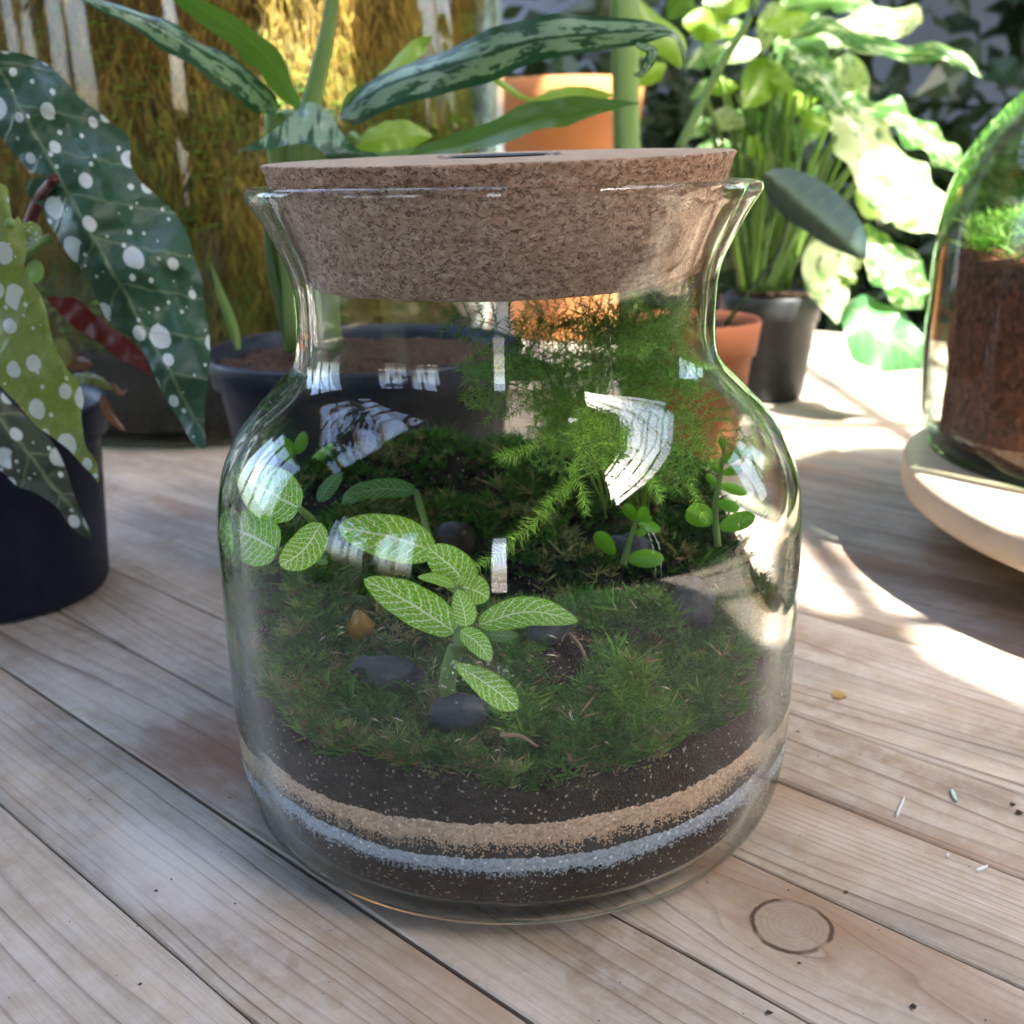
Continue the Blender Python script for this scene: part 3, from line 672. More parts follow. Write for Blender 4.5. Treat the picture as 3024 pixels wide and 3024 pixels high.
# loose grains along the ragged joins
def grains(name, fz, spread, count, mat, label, rs=(.00025, .0005), cat='sand grains', parent=None):
    mb = MB()
    for _ in range(count):
        a = R_.uniform(math.pi, 2 * math.pi) if R_.random() < .9 else R_.uniform(0, math.pi)
        z = fz(a) + R_.gauss(0, spread); r = inner_r(z) + .0002; s = R_.uniform(*rs)
        c = Vector((JX + r * math.cos(a), JY + r * math.sin(a), z))
        vs = [c + Vector((R_.uniform(.7, 1.2) * s * d[0], R_.uniform(.7, 1.2) * s * d[1], R_.uniform(.7, 1.2) * s * d[2])) for d in ((1, 0, 0), (-1, 0, 0), (0, 1, 0), (0, -1, 0), (0, 0, 1), (0, 0, -1))]
        mb.add(vs, [(0, 2, 4), (2, 1, 4), (1, 3, 4), (3, 0, 4), (2, 0, 5), (1, 2, 5), (3, 1, 5), (0, 3, 5)])
    o = mb.build(name, mat, None, smooth=False); return tag(o, label, cat, kind='stuff')
grains('sand_grains', B_tanbot, .0016, 3200, M_TAN, 'loose tan sand grains spilling down into the black line in the jar')
grains('sand_grains', B_bluebot, .0009, 1900, M_BLUE, 'loose blue grey grains along the lower edge of the blue grey stripe')

# ground inside
CUSH = [(R_.uniform(-.1, .1), R_.uniform(-.1, .1), R_.uniform(.009, .021), R_.uniform(.4, 1.3), R_.random()) for _ in range(95)]
def cushion(dx, dy):
    best = 0.; bid = 0.
    for (a, b, r, h, q) in CUSH:
        d = ((dx - a) ** 2 + (dy - b) ** 2) / (r * r)
        if d < 1 and (1 - d) * h > best: best = (1 - d) * h; bid = q
    return best, bid
def ground(x, y):
    dx, dy = x - JX, y - JY; r = math.hypot(dx, dy)
    t = min(max((dy + .10) / .17, 0), 1); t = t * t * (3 - 2 * t)
    g = .0585 + .031 * t
    t2 = min(max((dy - .015) / .07, 0), 1); g += .024 * t2 * t2 * (3 - 2 * t2)
    g += .020 * math.exp(-(((dx + .085) / .035) ** 2 + ((dy - .005) / .05) ** 2))
    g += .011 * math.exp(-(((dx - .048) / .038) ** 2 + ((dy + .042) / .028) ** 2))
    g -= .007 * math.exp(-(((dx - .03) / .05) ** 2 + ((dy + .0) / .018) ** 2))
    g += .0075 * cushion(dx, dy)[0] ** .6 - .003
    g += .003 * nz(x * 45, y * 45) + .0015 * nz(x * 140, y * 140)
    e = max(0, (r - .085) / .018); return g - .003 * e * e
def G(px, py):
    r = ray(px, py); t = .2 / r.y; o = Vector((0, 0, EYE))
    for _ in range(600):
        p = o + r * t
        if p.z < ground(p.x, p.y) and math.hypot(p.x - JX, p.y - JY) < .102: return p
        t += .0006
    return p
vs = [(JX, JY, ground(JX, JY))]; fs = []; NA, NR = 160, 50
for a in range(1, NR + 1):
    for k in range(NA):
        r = .1024 * a / NR; x, y = JX + r * math.cos(2 * math.pi * k / NA), JY + r * math.sin(2 * math.pi * k / NA)
        vs.append((x, y, ground(x, y) if a < NR else min(ground(x, y), soiltop(2 * math.pi * k / NA))))
for k in range(NA):
    fs.append((0, 1 + k, 1 + (k + 1) % NA))
    for a in range(NR - 1): fs.append((1 + a * NA + k, 1 + (a + 1) * NA + k, 1 + (a + 1) * NA + (k + 1) % NA, 1 + a * NA + (k + 1) % NA))
me = bpy.data.meshes.new('soil'); me.from_pydata(vs, [], fs); tag(link('soil', me, M_SOIL), 'uneven dark soil surface under the moss inside the jar', 'soil', kind='stuff')

# ---- moss: star shaped shoots of narrow blades
M_MOSS = NM('moss'); ca = M_MOSS.N('Attribute', attribute_name='tint').outputs['Color']; M_MOSS.set(ca, .55, .3); M_MOSS.translucent(ca, .3, (1.1, 1.2, .6)); M_MOSS = M_MOSS.m
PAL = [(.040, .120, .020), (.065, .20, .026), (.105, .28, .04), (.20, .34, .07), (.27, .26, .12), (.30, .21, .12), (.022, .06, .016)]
def shoot(mb, p, h, rw, nb, col, lean=None, wid=.0009):
    ax = Vector((R_.gauss(0, .25), R_.gauss(0, .25) - .12, 1)).normalized() if lean is None else lean
    for b in range(nb):
        a = R_.uniform(0, 6.283); t = R_.uniform(.25, 1.); el = R_.uniform(.35, 1.15)
        base = p + ax * (h * .6 * t); d = (Vector((math.cos(a), math.sin(a), 0)) * math.cos(el) + ax * math.sin(el)).normalized()
        L = rw * R_.uniform(.7, 1.15); sd = d.cross(Vector((R_.uniform(-1, 1), R_.uniform(-1, 1), R_.uniform(-1, 1)))).normalized() * (wid * R_.uniform(.6, 1))
        k = R_.uniform(.65, 1.35); c = (col[0] * k, col[1] * k, col[2] * k)
        mid = base + d * (L * .5) + Vector((0, 0, -.04 * L))
        mb.add([base - sd * .4, base + sd * .4, mid + sd * .5, base + d * L + Vector((0, 0, -.12 * L)), mid - sd * .5], [(0, 1, 2, 4), (4, 2, 3)], c)
def moss_density(x, y):
    return nz(x * 28 + 9, y * 28) + .35
def moss_patch(name, label, cond, count, h=(.003, .007), pal=None, nb=13, rw=(.004, .0072)):
    mb = MB(); k = 0; tries = 0
    while k < count and tries < count * 12:
        tries += 1
        a, r = R_.uniform(0, 6.283), .1012 * math.sqrt(R_.random()); x, y = JX + r * math.cos(a), JY + r * math.sin(a)
        if not cond(x - JX, y - JY, r, a): continue
        if moss_density(x, y) < R_.uniform(-.1, .35): continue
        ch, cid = cushion(x - JX, y - JY)
        if ch < .12 and R_.random() < .72: continue
        q = (cid - .5) * .9 + R_.gauss(0, .16); pl = pal or (1, 0, 2, 3, 0, 1)
        ci = pl[int(min(max((q + .6) / 1.2, 0), .999) * len(pl))]
        if R_.random() < .03: ci = 5
        if ((x - JX - .025) / .04) ** 2 + ((y - JY + .004) / .02) ** 2 < 1 and R_.random() < .6: continue
        if ((x - JX + .03) / .03) ** 2 + ((y - JY + .03) / .018) ** 2 < 1 and R_.random() < .55: continue
        cc_ = PAL[ci]; f_ = 1.25 if R_.random() < .12 else 1.
        shoot(mb, Vector((x, y, ground(x, y) - .001)), R_.uniform(*h) * f_, R_.uniform(*rw) * f_ * (1.25 if f_ > 1 else 1), nb, tuple(v * f_ for v in cc_), wid=.0007); k += 1
    return tag(mb.build(name, M_MOSS, None, smooth=False), label, 'moss', kind='stuff')
moss_patch('moss', 'olive green moss against the left wall of the jar, below the white veined leaves', lambda x, y, r, a: x < -.035 and y < .03 , 1700, pal=(1, 0, 1, 3, 4, 0))
moss_patch('moss', 'bright green grassy moss mound in the front right of the jar', lambda x, y, r, a: x > -.002 and y < -.012, 2900, h=(.004, .009), pal=(0, 0, 1, 1, 2, 3), rw=(.0035, .007))
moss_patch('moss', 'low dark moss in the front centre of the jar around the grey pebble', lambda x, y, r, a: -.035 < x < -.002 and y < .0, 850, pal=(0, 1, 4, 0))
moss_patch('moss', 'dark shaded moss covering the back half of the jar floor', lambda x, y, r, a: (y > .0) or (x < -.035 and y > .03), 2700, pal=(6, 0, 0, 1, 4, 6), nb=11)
# moss that hangs over the soil edge at the front glass
mb = MB()
for _ in range(420):
    a = R_.uniform(math.pi * 1.02, math.pi * 1.93)
    if nth(a, 6, 50.) < -.15: continue
    z = soiltop(a) + R_.uniform(-.004, .006) + (.018 * max(0, -math.cos(a)) ** 3); r = .1005
    c = PAL[R_.choice((1, 1, 3, 4, 4, 5, 2))]; p = Vector((JX + r * math.cos(a), JY + r * math.sin(a), z))
    shoot(mb, p, .004, R_.uniform(.004, .007), 12, c, Vector((-math.cos(a) * .3, -math.sin(a) * .3, .8)).normalized())
for v_i in range(len(mb.v)):
    x, y, z = mb.v[v_i]; r = math.hypot(x - JX, y - JY)
    if r > .1024: k = .1024 / r; mb.v[v_i] = (JX + (x - JX) * k, JY + (y - JY) * k, z)
tag(mb.build('moss', M_MOSS, None, smooth=False), 'ragged fringe of moss tufts hanging over the soil edge against the front glass', 'moss', kind='stuff')

mb = MB()
for _ in range(150):
    a, r = R_.uniform(3.3, 6.1), .098 * math.sqrt(R_.random()); x, y = JX + r * math.cos(a), JY + r * math.sin(a)
    p = Vector((x, y, ground(x, y) + R_.uniform(.003, .006))); d = Vector((R_.gauss(0, 1), R_.gauss(0, 1), R_.gauss(0, .3))).normalized() * R_.uniform(.0015, .005); sd = d.cross(Vector((0, .3, 1))).normalized() * R_.uniform(.0002, .0006)
    c = R_.choice(((.55, .50, .36), (.40, .28, .18), (.30, .13, .07), (.62, .60, .50))); mb.add([p - sd, p + sd, p + d + sd * .6, p + d - sd * .6, p + d * .5 + Vector((0, 0, .0006))], [(0, 1, 4), (1, 2, 4), (2, 3, 4), (3, 0, 4)], c)
tag(mb.build('litter', M_MOSS, None, smooth=False), 'tiny dry straw and bark scraps lying on the moss in the jar', 'plant litter', kind='stuff')
# ---- stones
M_SLATE = NM('slate'); o_ = M_SLATE.obj(); M_SLATE.set(M_SLATE.mix(M_SLATE.ramp(M_SLATE.noise(M_SLATE.mapping(o_, (60, 60, 200)), 1., 5), [(.4, 0.), (.66, 1.)]), (.022, .028, .042), (.07, .082, .11)), .6, .4); M_SLATE.bump(M_SLATE.noise(o_, 170., 5), .6, .002); M_SLATE = M_SLATE.m
def stone(px, py, y, w_, h_, d_, seed, label, mat=M_SLATE, name='stone', rot=0., peak=0., cat='stone', facet=.35, sub=3, down=.3):
    c = PY(px, py, y); s = px_size(px, py, y); bm = bmesh.new(); bmesh.ops.create_icosphere(bm, subdivisions=sub, radius=1.)
    for v in bm.verts:
        n_ = v.co.copy(); f = 1 + facet * noise.cell(n_ * 1.3 + Vector((seed, seed * .3, 0))) * .25 + .22 * noise.noise(n_ * 1.4 + Vector((seed, 0, 0))) + .06 * noise.noise(n_ * 5 + Vector((seed, 0, 0)))
        v.co = n_ * f
        if peak: k = 1 - peak * max(0, v.co.z) * .5; v.co.x *= k; v.co.y *= k
    bm.transform(Matrix.Rotation(rot, 4, 'Y') @ Matrix.Diagonal((w_ * s, d_ * s, h_ * s, 1)))
    me = bpy.data.meshes.new(name); bm.to_mesh(me); bm.free(); o = link(name, me, mat, None, smooth=facet < .2); o.location = c
    return tag(o, label, cat)
gp = {}
def stone_on(px, py, *a, **k):   # depth where that pixel meets the mossy ground
    p = G(px, py + k.pop('foot', 60)); return stone(px, py, p.y, *a, **k)
stone_on(2040, 1790, 66, 88, 50, 1., 'upright dark slate stone at the right side of the terrarium', rot=.25, foot=75)
stone_on(1620, 1850, 78, 56, 50, 2.3, 'wedge of dark slate behind the tip of the front veined leaf', rot=-.45, foot=50)
stone_on(1880, 1878, 26, 28, 22, 3.1, 'smallest grey slate chip, pointed, between moss and the upright slate stone', peak=.9, foot=15)
stone(1358, 2110, .302, 92, 62, 60, 4.2, 'rounded blue grey pebble in the front moss below the central veined plant', facet=.0)
stone(1150, 1985, .318, 112, 52, 60, 5.7, 'large dark slate slab in shade left of the central plant stem', facet=.5, rot=.12)
stone_on(1345, 1592, 70, 54, 50, 6.1, 'round dark brown stone behind the curved fern frond', simple('dark_brown_stone', (.022, .016, .015), .5, .2, 40), facet=.1, foot=40)
stone_on(1880, 1615, 86, 36, 40, 7.7, 'flat teal grey slate slab behind the small seedling', rot=.3, foot=30)
M_AMB = simple('amber_reflection', (.20, .11, .008), .25, .3, 60)  # solid chip standing in for an orange reflection in the glass
stone(1064, 1845, .335, 40, 46, 26, 8.8, 'ochre yellow chip added in place of an orange reflection, left of the central plant', M_AMB, peak=.5)

# twigs and debris
M_TWIG = simple('dry_twig', (.26, .17, .11), .8, .3, 90)
for (a, b_, nm) in (((1478, 2170, .282), (1588, 2205, .281), 'pale dry twig lying in the front moss right of the pebble'), ((1265, 2265, .278), (1290, 2215, .281), 'short broken twig standing in the soil near the front glass'), ((1680, 1870, .33), (1745, 1985, .315), 'thin brown stalk lying on the right moss mound')):
    p, q = PY(*a), PY(*b_); mid_ = (p + q) / 2 + Vector((.0006, 0, .0015))
    tag(tube('twig', [p, mid_, q], (.0008, .0004), M_TWIG, n=6, seg=8), nm, 'twig')
#@@PLANTS
# ------------------------------------------------------------------ fittonia
OV = ovate(.40, .9); OVR = ovate(.46, .75)
def fleaf(par, b, t, hw, bend=(0, 0), mat=M_FIT, fold=.22, roll=0., prof=OV, n=26, cup=-.1, wave=.05, name='leaf'):
    """base (px,py,y) tip (px,py,y)"""
    m_ = ((b[0] + t[0]) / 2 + bend[0], (b[1] + t[1]) / 2 + bend[1], (b[2] + t[2]) / 2)
    return ribbon(name, [(*b, hw, roll), (*m_, hw, roll), (*t, hw, roll)], mat, par, n, fold=fold, cup=cup, wave=wave, wfreq=3, seed=b[0], prof=prof, m=6)
cb = PY(1378, 1850, .303)
f1 = empty('nerve_plant', (cb.x, cb.y, cb.z - .02), 'central lime green plant with white net veins and pointed leaves near the front glass', 'nerve plant', 'white veined nerve plants in the jar')
fleaf(f1, (1347, 1868, .303), (1074, 1710, .296), 64, (0, -8), roll=.25)
fleaf(f1, (1412, 1846, .303), (1708, 1834, .292), 46, (0, -34), roll=-.1)
fleaf(f1, (1378, 1850, .300), (1350, 1740, .306), 37, (4, 0))
fleaf(f1, (1360, 1862, .298), (1450, 1952, .288), 33, (8, -6))
fleaf(f1, (1388, 1747, .318), (1262, 1616, .322), 58, (14, -2), prof=OVR)
fleaf(f1, (1345, 1728, .316), (1444, 1768, .322), 46, (6, -6), prof=OVR, roll=.2)
fleaf(f1, (1342, 1730, .314), (1233, 1704, .310), 17, (0, -8))
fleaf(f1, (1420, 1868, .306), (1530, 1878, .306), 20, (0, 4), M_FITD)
fleaf(f1, (1340, 1958, .292), (1530, 2094, .284), 44, (10, -2), prof=ovate(.62, .8), fold=-.1)
tube('stem', [PY(1380, 1852, .303), PY(1345, 1920, .302), PY(1322, 2010, .304), PY(1330, 2080, .306)], (.0029, .0026), M_STEM, f1)
tube('stem', [PY(1378, 1850, .304), PY(1385, 1800, .309), PY(1352, 1735, .316)], (.0022, .0016), M_STEM, f1)
tube('stem', [PY(1342, 1958, .292), PY(1330, 1990, .298)], .0012, M_STEM, f1)
cb = PY(880, 1640, .345)
f2 = empty('nerve_plant', (cb.x, cb.y, .09), 'nerve plant with rounded leaves pressed against the left side of the jar', 'nerve plant', 'white veined nerve plants in the jar')
fleaf(f2, (886, 1502, .325), (700, 1400, .338), 80, (8, 6), prof=OVR, cup=-.2)
fleaf(f2, (822, 1626, .318), (664, 1548, .338), 80, (6, 0), prof=OVR, cup=-.2)
fleaf(f2, (948, 1545, .322), (828, 1672, .312), 52, (10, 14), prof=OVR)
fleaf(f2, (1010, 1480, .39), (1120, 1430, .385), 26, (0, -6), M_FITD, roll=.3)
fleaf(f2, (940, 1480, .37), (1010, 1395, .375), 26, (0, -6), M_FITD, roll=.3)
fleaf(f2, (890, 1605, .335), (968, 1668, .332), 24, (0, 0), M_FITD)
tube('stem', [PY(886, 1502, .325), PY(930, 1560, .335), PY(900, 1680, .345)], (.0012, .002), M_STEM, f2)
tube('stem', [PY(822, 1626, .318), PY(870, 1640, .335), PY(900, 1680, .345)], (.0012, .002), M_STEM, f2)
cb = PY(1250, 1680, .37)
f3 = empty('nerve_plant', (cb.x, cb.y, .085), 'nerve plant with one broad pale leaf under the window reflection, left of centre', 'nerve plant', 'white veined nerve plants in the jar')
fleaf(f3, (1285, 1630, .345), (998, 1556, .338), 68, (18, -6), prof=OVR, roll=-.15)
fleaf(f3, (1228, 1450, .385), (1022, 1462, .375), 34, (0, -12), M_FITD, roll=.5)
tube('stem', [PY(1285, 1630, .345), PY(1300, 1690, .352)], .0014, M_STEM, f3); tube('stem', [PY(1228, 1450, .385), PY(1260, 1560, .37), PY(1295, 1690, .355)], .0012, M_STEM, f3)
cb = PY(1650, 1300, .43)
f4 = empty('nerve_plant', (cb.x, cb.y, .09), 'shaded nerve plant leaf high behind the fern, below the cork', 'nerve plant', 'white veined nerve plants in the jar')
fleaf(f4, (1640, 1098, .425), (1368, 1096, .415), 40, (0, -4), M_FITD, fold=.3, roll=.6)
tube('stem', [PY(1640, 1098, .425), PY(1700, 1230, .43), PY(1770, 1480, .435)], .0009, M_STEM, f4)

# ------------------------------------------------------------------ asparagus fern
M_FERN = NM('fern_needles'); ca = M_FERN.N('Attribute', attribute_name='tint').outputs['Color']; M_FERN.set(ca, .5, .3); M_FERN.translucent(ca, .35, (1.1, 1.2, .6)); M_FERN = M_FERN.m
fb = PY(1760, 1560, .43)
fern = empty('asparagus_fern', (fb.x, fb.y, .088), 'feathery green asparagus fern filling the upper right inside of the jar', 'fern')
def frond(ctrl, branches=True, col=(.13, .30, .03), nlen=.0050, dens=1., side=.017, plumed=False, needle_w=.00016):
    """ctrl: (px,py,y). spine with side twigs that carry whorls of fine needles"""
    S = spline(ctrl, 40); P = [PY(*p) for p in S]; mb = MB()
    tube_mb(mb, P, [.00045 * (1 - .75 * i / 39) for i in range(40)], 5, (.20, .34, .07))
    def needles(a, b, L, k0=1., nn=5):
        d = (b - a); n_ = max(1, int(d.length / .0011 * dens)); dn = d.normalized()
        for i in range(n_):
            p = a + d * ((i + .5) / n_)
            for _ in range(nn):
                v = Vector((R_.gauss(0, 1), R_.gauss(0, 1), R_.gauss(0, 1))); v = (v - dn * v.dot(dn)).normalized()
                q = (v * R_.uniform(.75, 1) + dn * R_.uniform(.35, .9)).normalized() * (L * R_.uniform(.6, 1.1))
                sd = q.cross(FW).normalized() * needle_w; c = R_.uniform(.6, 1.5)
                mb.add([p - sd, p + sd, p + q], [(0, 1, 2)], (col[0] * c, col[1] * c, col[2] * c))
    if plumed:
        for i in range(17, 39): needles(P[i], P[i + 1], nlen * (1 - .5 * max(0, i - 32) / 7), nn=7)
    else:
        for i in range(15, 38, 2):
            f = 1 - abs(i - 24) / 26
            for sgn in (-1, 1):
                t = (P[i + 1] - P[i - 1]).normalized(); s = t.cross(FW).normalized() * sgn
                L = side * f * R_.uniform(.7, 1.15); e = P[i] + (s * .8 + t * .55 + FW * R_.uniform(-.3, .3)).normalized() * L
                tube_mb(mb, [P[i], (P[i] + e) / 2 + t * .0006, e], .00016, 4, (.20, .38, .07))
                needles(P[i], e, nlen * .85, nn=4)
        needles(P[36], P[39], nlen * .8)
    mb_keep(mb); return mb.build('frond', M_FERN, fern, smooth=False)
def mb_keep(mb):      # nothing may poke through the glass
    zs = [p[1] for p in sorted([(a, a) for a, b_ in zin])]
    Z = sorted([(a, b_) for a, b_ in zin]); za = [p[0] for p in Z]; ra = [p[1] for p in Z]
    for i, (x, y, z) in enumerate(mb.v):
        rm = float(np.interp(z, za, ra)) - .0015; r = math.hypot(x - JX, y - JY)
        if r > rm: k = rm / r; mb.v[i] = (JX + (x - JX) * k, JY + (y - JY) * k, z)
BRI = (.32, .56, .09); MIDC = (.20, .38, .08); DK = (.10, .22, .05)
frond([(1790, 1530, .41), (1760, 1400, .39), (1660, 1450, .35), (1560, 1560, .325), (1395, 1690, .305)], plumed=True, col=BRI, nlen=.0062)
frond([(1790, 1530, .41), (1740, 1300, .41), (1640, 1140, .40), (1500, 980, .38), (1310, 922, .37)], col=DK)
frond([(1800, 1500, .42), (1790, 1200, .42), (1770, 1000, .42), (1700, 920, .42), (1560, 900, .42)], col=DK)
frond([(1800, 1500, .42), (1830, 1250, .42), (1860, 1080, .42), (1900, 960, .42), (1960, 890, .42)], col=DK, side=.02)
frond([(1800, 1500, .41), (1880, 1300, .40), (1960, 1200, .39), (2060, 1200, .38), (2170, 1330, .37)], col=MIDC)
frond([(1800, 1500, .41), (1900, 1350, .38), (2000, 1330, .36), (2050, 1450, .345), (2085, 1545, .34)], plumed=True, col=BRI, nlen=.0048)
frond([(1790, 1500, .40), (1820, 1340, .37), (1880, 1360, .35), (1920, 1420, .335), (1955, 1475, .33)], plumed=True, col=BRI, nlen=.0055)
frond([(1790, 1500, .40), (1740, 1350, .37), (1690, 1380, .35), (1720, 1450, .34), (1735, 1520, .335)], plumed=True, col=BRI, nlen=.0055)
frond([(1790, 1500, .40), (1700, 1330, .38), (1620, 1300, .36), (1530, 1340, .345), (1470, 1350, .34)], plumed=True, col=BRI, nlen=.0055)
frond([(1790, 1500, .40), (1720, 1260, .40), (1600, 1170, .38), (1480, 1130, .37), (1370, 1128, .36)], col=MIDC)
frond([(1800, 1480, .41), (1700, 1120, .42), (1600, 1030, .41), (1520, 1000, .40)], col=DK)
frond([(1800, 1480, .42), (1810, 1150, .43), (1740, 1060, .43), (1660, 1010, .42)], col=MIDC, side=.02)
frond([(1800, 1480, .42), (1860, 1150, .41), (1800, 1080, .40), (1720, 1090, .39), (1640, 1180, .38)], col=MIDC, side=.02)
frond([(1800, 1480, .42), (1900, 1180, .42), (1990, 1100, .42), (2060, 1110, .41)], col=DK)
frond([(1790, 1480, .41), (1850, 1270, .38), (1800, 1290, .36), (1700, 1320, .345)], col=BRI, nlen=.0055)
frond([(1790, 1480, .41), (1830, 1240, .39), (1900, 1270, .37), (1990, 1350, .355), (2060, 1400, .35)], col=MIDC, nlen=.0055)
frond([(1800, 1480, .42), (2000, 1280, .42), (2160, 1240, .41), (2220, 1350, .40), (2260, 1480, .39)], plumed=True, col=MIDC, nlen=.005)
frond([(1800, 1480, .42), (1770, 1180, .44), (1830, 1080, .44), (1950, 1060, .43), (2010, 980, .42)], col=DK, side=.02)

for k in range(12):
    x1, y1 = R_.uniform(1520, 2130), R_.uniform(940, 1420); yy = R_.uniform(.35, .43)
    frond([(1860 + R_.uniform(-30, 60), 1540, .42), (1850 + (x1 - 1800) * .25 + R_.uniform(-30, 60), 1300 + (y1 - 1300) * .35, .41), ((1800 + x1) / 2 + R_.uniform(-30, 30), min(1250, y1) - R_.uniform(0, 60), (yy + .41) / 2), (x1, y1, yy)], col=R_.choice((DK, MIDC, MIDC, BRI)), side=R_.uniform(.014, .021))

# ------------------------------------------------------------------ seedlings
M_SEED = leafmat('seedling_leaf', (.16, .42, .03), .3, vein=.15)
def seedling(label, stem, leaves, y):
    b = PY(stem[0][0], stem[0][1], y); t = empty('seedling', b, label, 'seedling', 'small weed seedlings in the jar')
    tube('stem', [PY(a, c, y + (d[0] if d else 0)) for a, c, *d in stem], (.0014, .0007), M_STEM, t, n=6)
    for (bx, by, tx, ty, hw) in leaves:
        o = ribbon('leaf', [(bx, by, y, hw, .2), ((bx + tx) / 2, (by + ty) / 2 - 3, y - .004, hw, .2), (tx, ty, y - .008, hw, .2)], M_SEED, t, 12, fold=.2, prof=ovate(.5, .8), cup=.1, m=4)
def gy(px, py): return G(px, py).y
seedling('small round leaved seedling in the centre right moss, in front of the teal slate slab', [(1841, 1666), (1862, 1590), (1884, 1530)],
         [(1815, 1640, 1758, 1572, 24), (1850, 1650, 1962, 1652, 28), (1884, 1545, 1950, 1568, 18), (1880, 1540, 1842, 1490, 18), (1884, 1540, 1912, 1500, 17), (1876, 1570, 1904, 1580, 13), (1884, 1530, 1925, 1535, 14)], .375)
seedling('taller branching seedling growing near the right wall of the jar', [(2120, 1612), (2112, 1500), (2128, 1400), (2140, 1320)],
         [(2112, 1545, 2026, 1508, 36), (2122, 1560, 2232, 1525, 28), (2118, 1480, 2182, 1508, 20), (2124, 1430, 2206, 1460, 17), (2130, 1400, 2196, 1384, 15), (2136, 1370, 2195, 1330, 17), (2132, 1400, 2092, 1360, 14), (2138, 1330, 2128, 1290, 11), (2118, 1440, 2086, 1400, 12)], .375)
seedling('pale seedling high behind the left nerve plant leaves', [(890, 1440), (872, 1370), (862, 1330)],
         [(872, 1370, 770, 1300, 18), (868, 1340, 905, 1280, 22), (872, 1350, 830, 1290, 16), (885, 1400, 950, 1380, 20), (890, 1400, 985, 1310, 16)], .43)

# droplets on the inside of the glass
M_DROP = glass_mat('water_droplet', lo=.0, hi=.02, tint=(1, 1, 1))
mb = MB()
def drop(px, py, s):
    r = ray(px, py); cx, cy_ = JX, JY; Rr = .1029
    a = r.x ** 2 + r.y ** 2; b = -2 * (r.x * cx + r.y * cy_); c = cx * cx + cy_ * cy_ - Rr * Rr; D = b * b - 4 * a * c
    if D < 0: return
    t = (-b - math.sqrt(D)) / 2 / a; p = Vector((0, 0, EYE)) + r * t; n_ = Vector((cx - p.x, cy_ - p.y, 0)).normalized(); u = Vector((0, 0, 1)); v = u.cross(n_)
    sx, sz = s * R_.uniform(.7, 1.3), s * R_.uniform(.7, 1.4); vs = []; fs = []
    for (h, q) in ((0., 1.), (.35, .8), (.6, .4)):
        for k in range(6): vs.append(p + n_ * (s * h * .7 - .00005) + v * (sx * q * math.cos(k * 1.047)) + u * (sz * q * math.sin(k * 1.047)))
    for l in (0, 1):
        for k in range(6): fs.append((l * 6 + k, l * 6 + (k + 1) % 6, l * 6 + 6 + (k + 1) % 6, l * 6 + 6 + k))
    fs.append(tuple(range(12, 18))); fs.append(tuple(range(6))[::-1]); mb.add(vs, fs)
for _ in range(70): drop(R_.gauss(1320, 55), R_.gauss(1985, 42), R_.uniform(.00014, .00034))
for _ in range(60): drop(R_.gauss(1430, 50), R_.gauss(1990, 22), R_.uniform(.00014, .0003))
for _ in range(200): drop(R_.uniform(2180, 2335), R_.uniform(1480, 1760), R_.uniform(.00015, .0003))
o = mb.build('condensation_droplets', M_DROP, jar); o['kind'] = 'stuff'

# ------------------------------------------------------------------ begonia
BY = .50
beg = empty('begonia', (-.30, .578, .095), 'begonia with white polka dotted angel wing leaves hanging at the left edge', 'begonia')
def yf(y0, cx, cyy, kx=0., ky=0., bul=.010, midp=None, foldk=.00006, seed=0.):
    def f(x, y):
        v = y0 + kx * (x - cx) + ky * (y - cyy)
        if midp:
            a, b = Vector(midp[0]), Vector(midp[1]); t = (b - a).normalized(); q = abs((Vector((x, y)) - a).dot(Vector((-t.y, t.x)))); v += foldk * q * (1 + .5 * (q > 120))
        return v + bul * nz(x * .006 + seed, y * .006) + .0022 * nz(x * .03 + seed, y * .03)
    return f
mid1 = ((160, 525), (604, 1310))
out1 = [(-60, 140), (0, 150), (70, 160), (140, 190), (190, 235), (235, 288), (290, 330), (345, 375), (378, 400), (386, 440), (384, 480), (410, 530), (455, 570), (500, 610), (535, 655), (560, 710), (575, 765), (597, 825), (602, 880), (612, 950), (620, 1020), (618, 1090), (607, 1170), (605, 1250), (608, 1318), (590, 1322), (562, 1300), (530, 1240), (490, 1180), (462, 1120), (438, 1070), (410, 1020), (370, 985), (320, 950), (290, 890), (262, 830), (235, 790), (200, 750), (170, 700), (140, 650), (128, 615), (95, 590), (76, 560), (84, 535), (115, 526), (158, 526), (130, 520), (85, 500), (50, 465), (20, 425), (0, 400), (-60, 300)]
poly_leaf('leaf', out1, yf(BY, 300, 700, -.00004, -.00004, .012, mid1, .00010), M_BEG1, beg, mid1)
mid2 = ((25, 660), (295, 1425))
out2 = [(-60, 500), (0, 540), (22, 555), (28, 600), (38, 650), (55, 640), (72, 680), (78, 740), (72, 790), (95, 835), (125, 880), (140, 930), (152, 990), (170, 1040), (200, 1090), (232, 1130), (248, 1180), (240, 1220), (245, 1270), (255, 1320), (285, 1365), (292, 1425), (275, 1405), (240, 1370), (205, 1330), (180, 1310), (140, 1280), (110, 1260), (80, 1225), (50, 1190), (20, 1160), (-10, 1130), (-60, 1080), (-60, 700)]
poly_leaf('leaf', out2, yf(.455, 100, 900, .00003, -.00002, .010, mid2, .00009, 3.), M_BEG2, beg, mid2)
mid3 = ((-60, 1180), (268, 1592))
out3 = [(-60, 1060), (0, 1150), (60, 1215), (110, 1262), (150, 1300), (180, 1350), (200, 1400), (215, 1450), (238, 1510), (258, 1550), (270, 1590), (240, 1580), (200, 1545), (170, 1500), (130, 1470), (90, 1450), (50, 1435), (20, 1405), (0, 1390), (-60, 1350)]
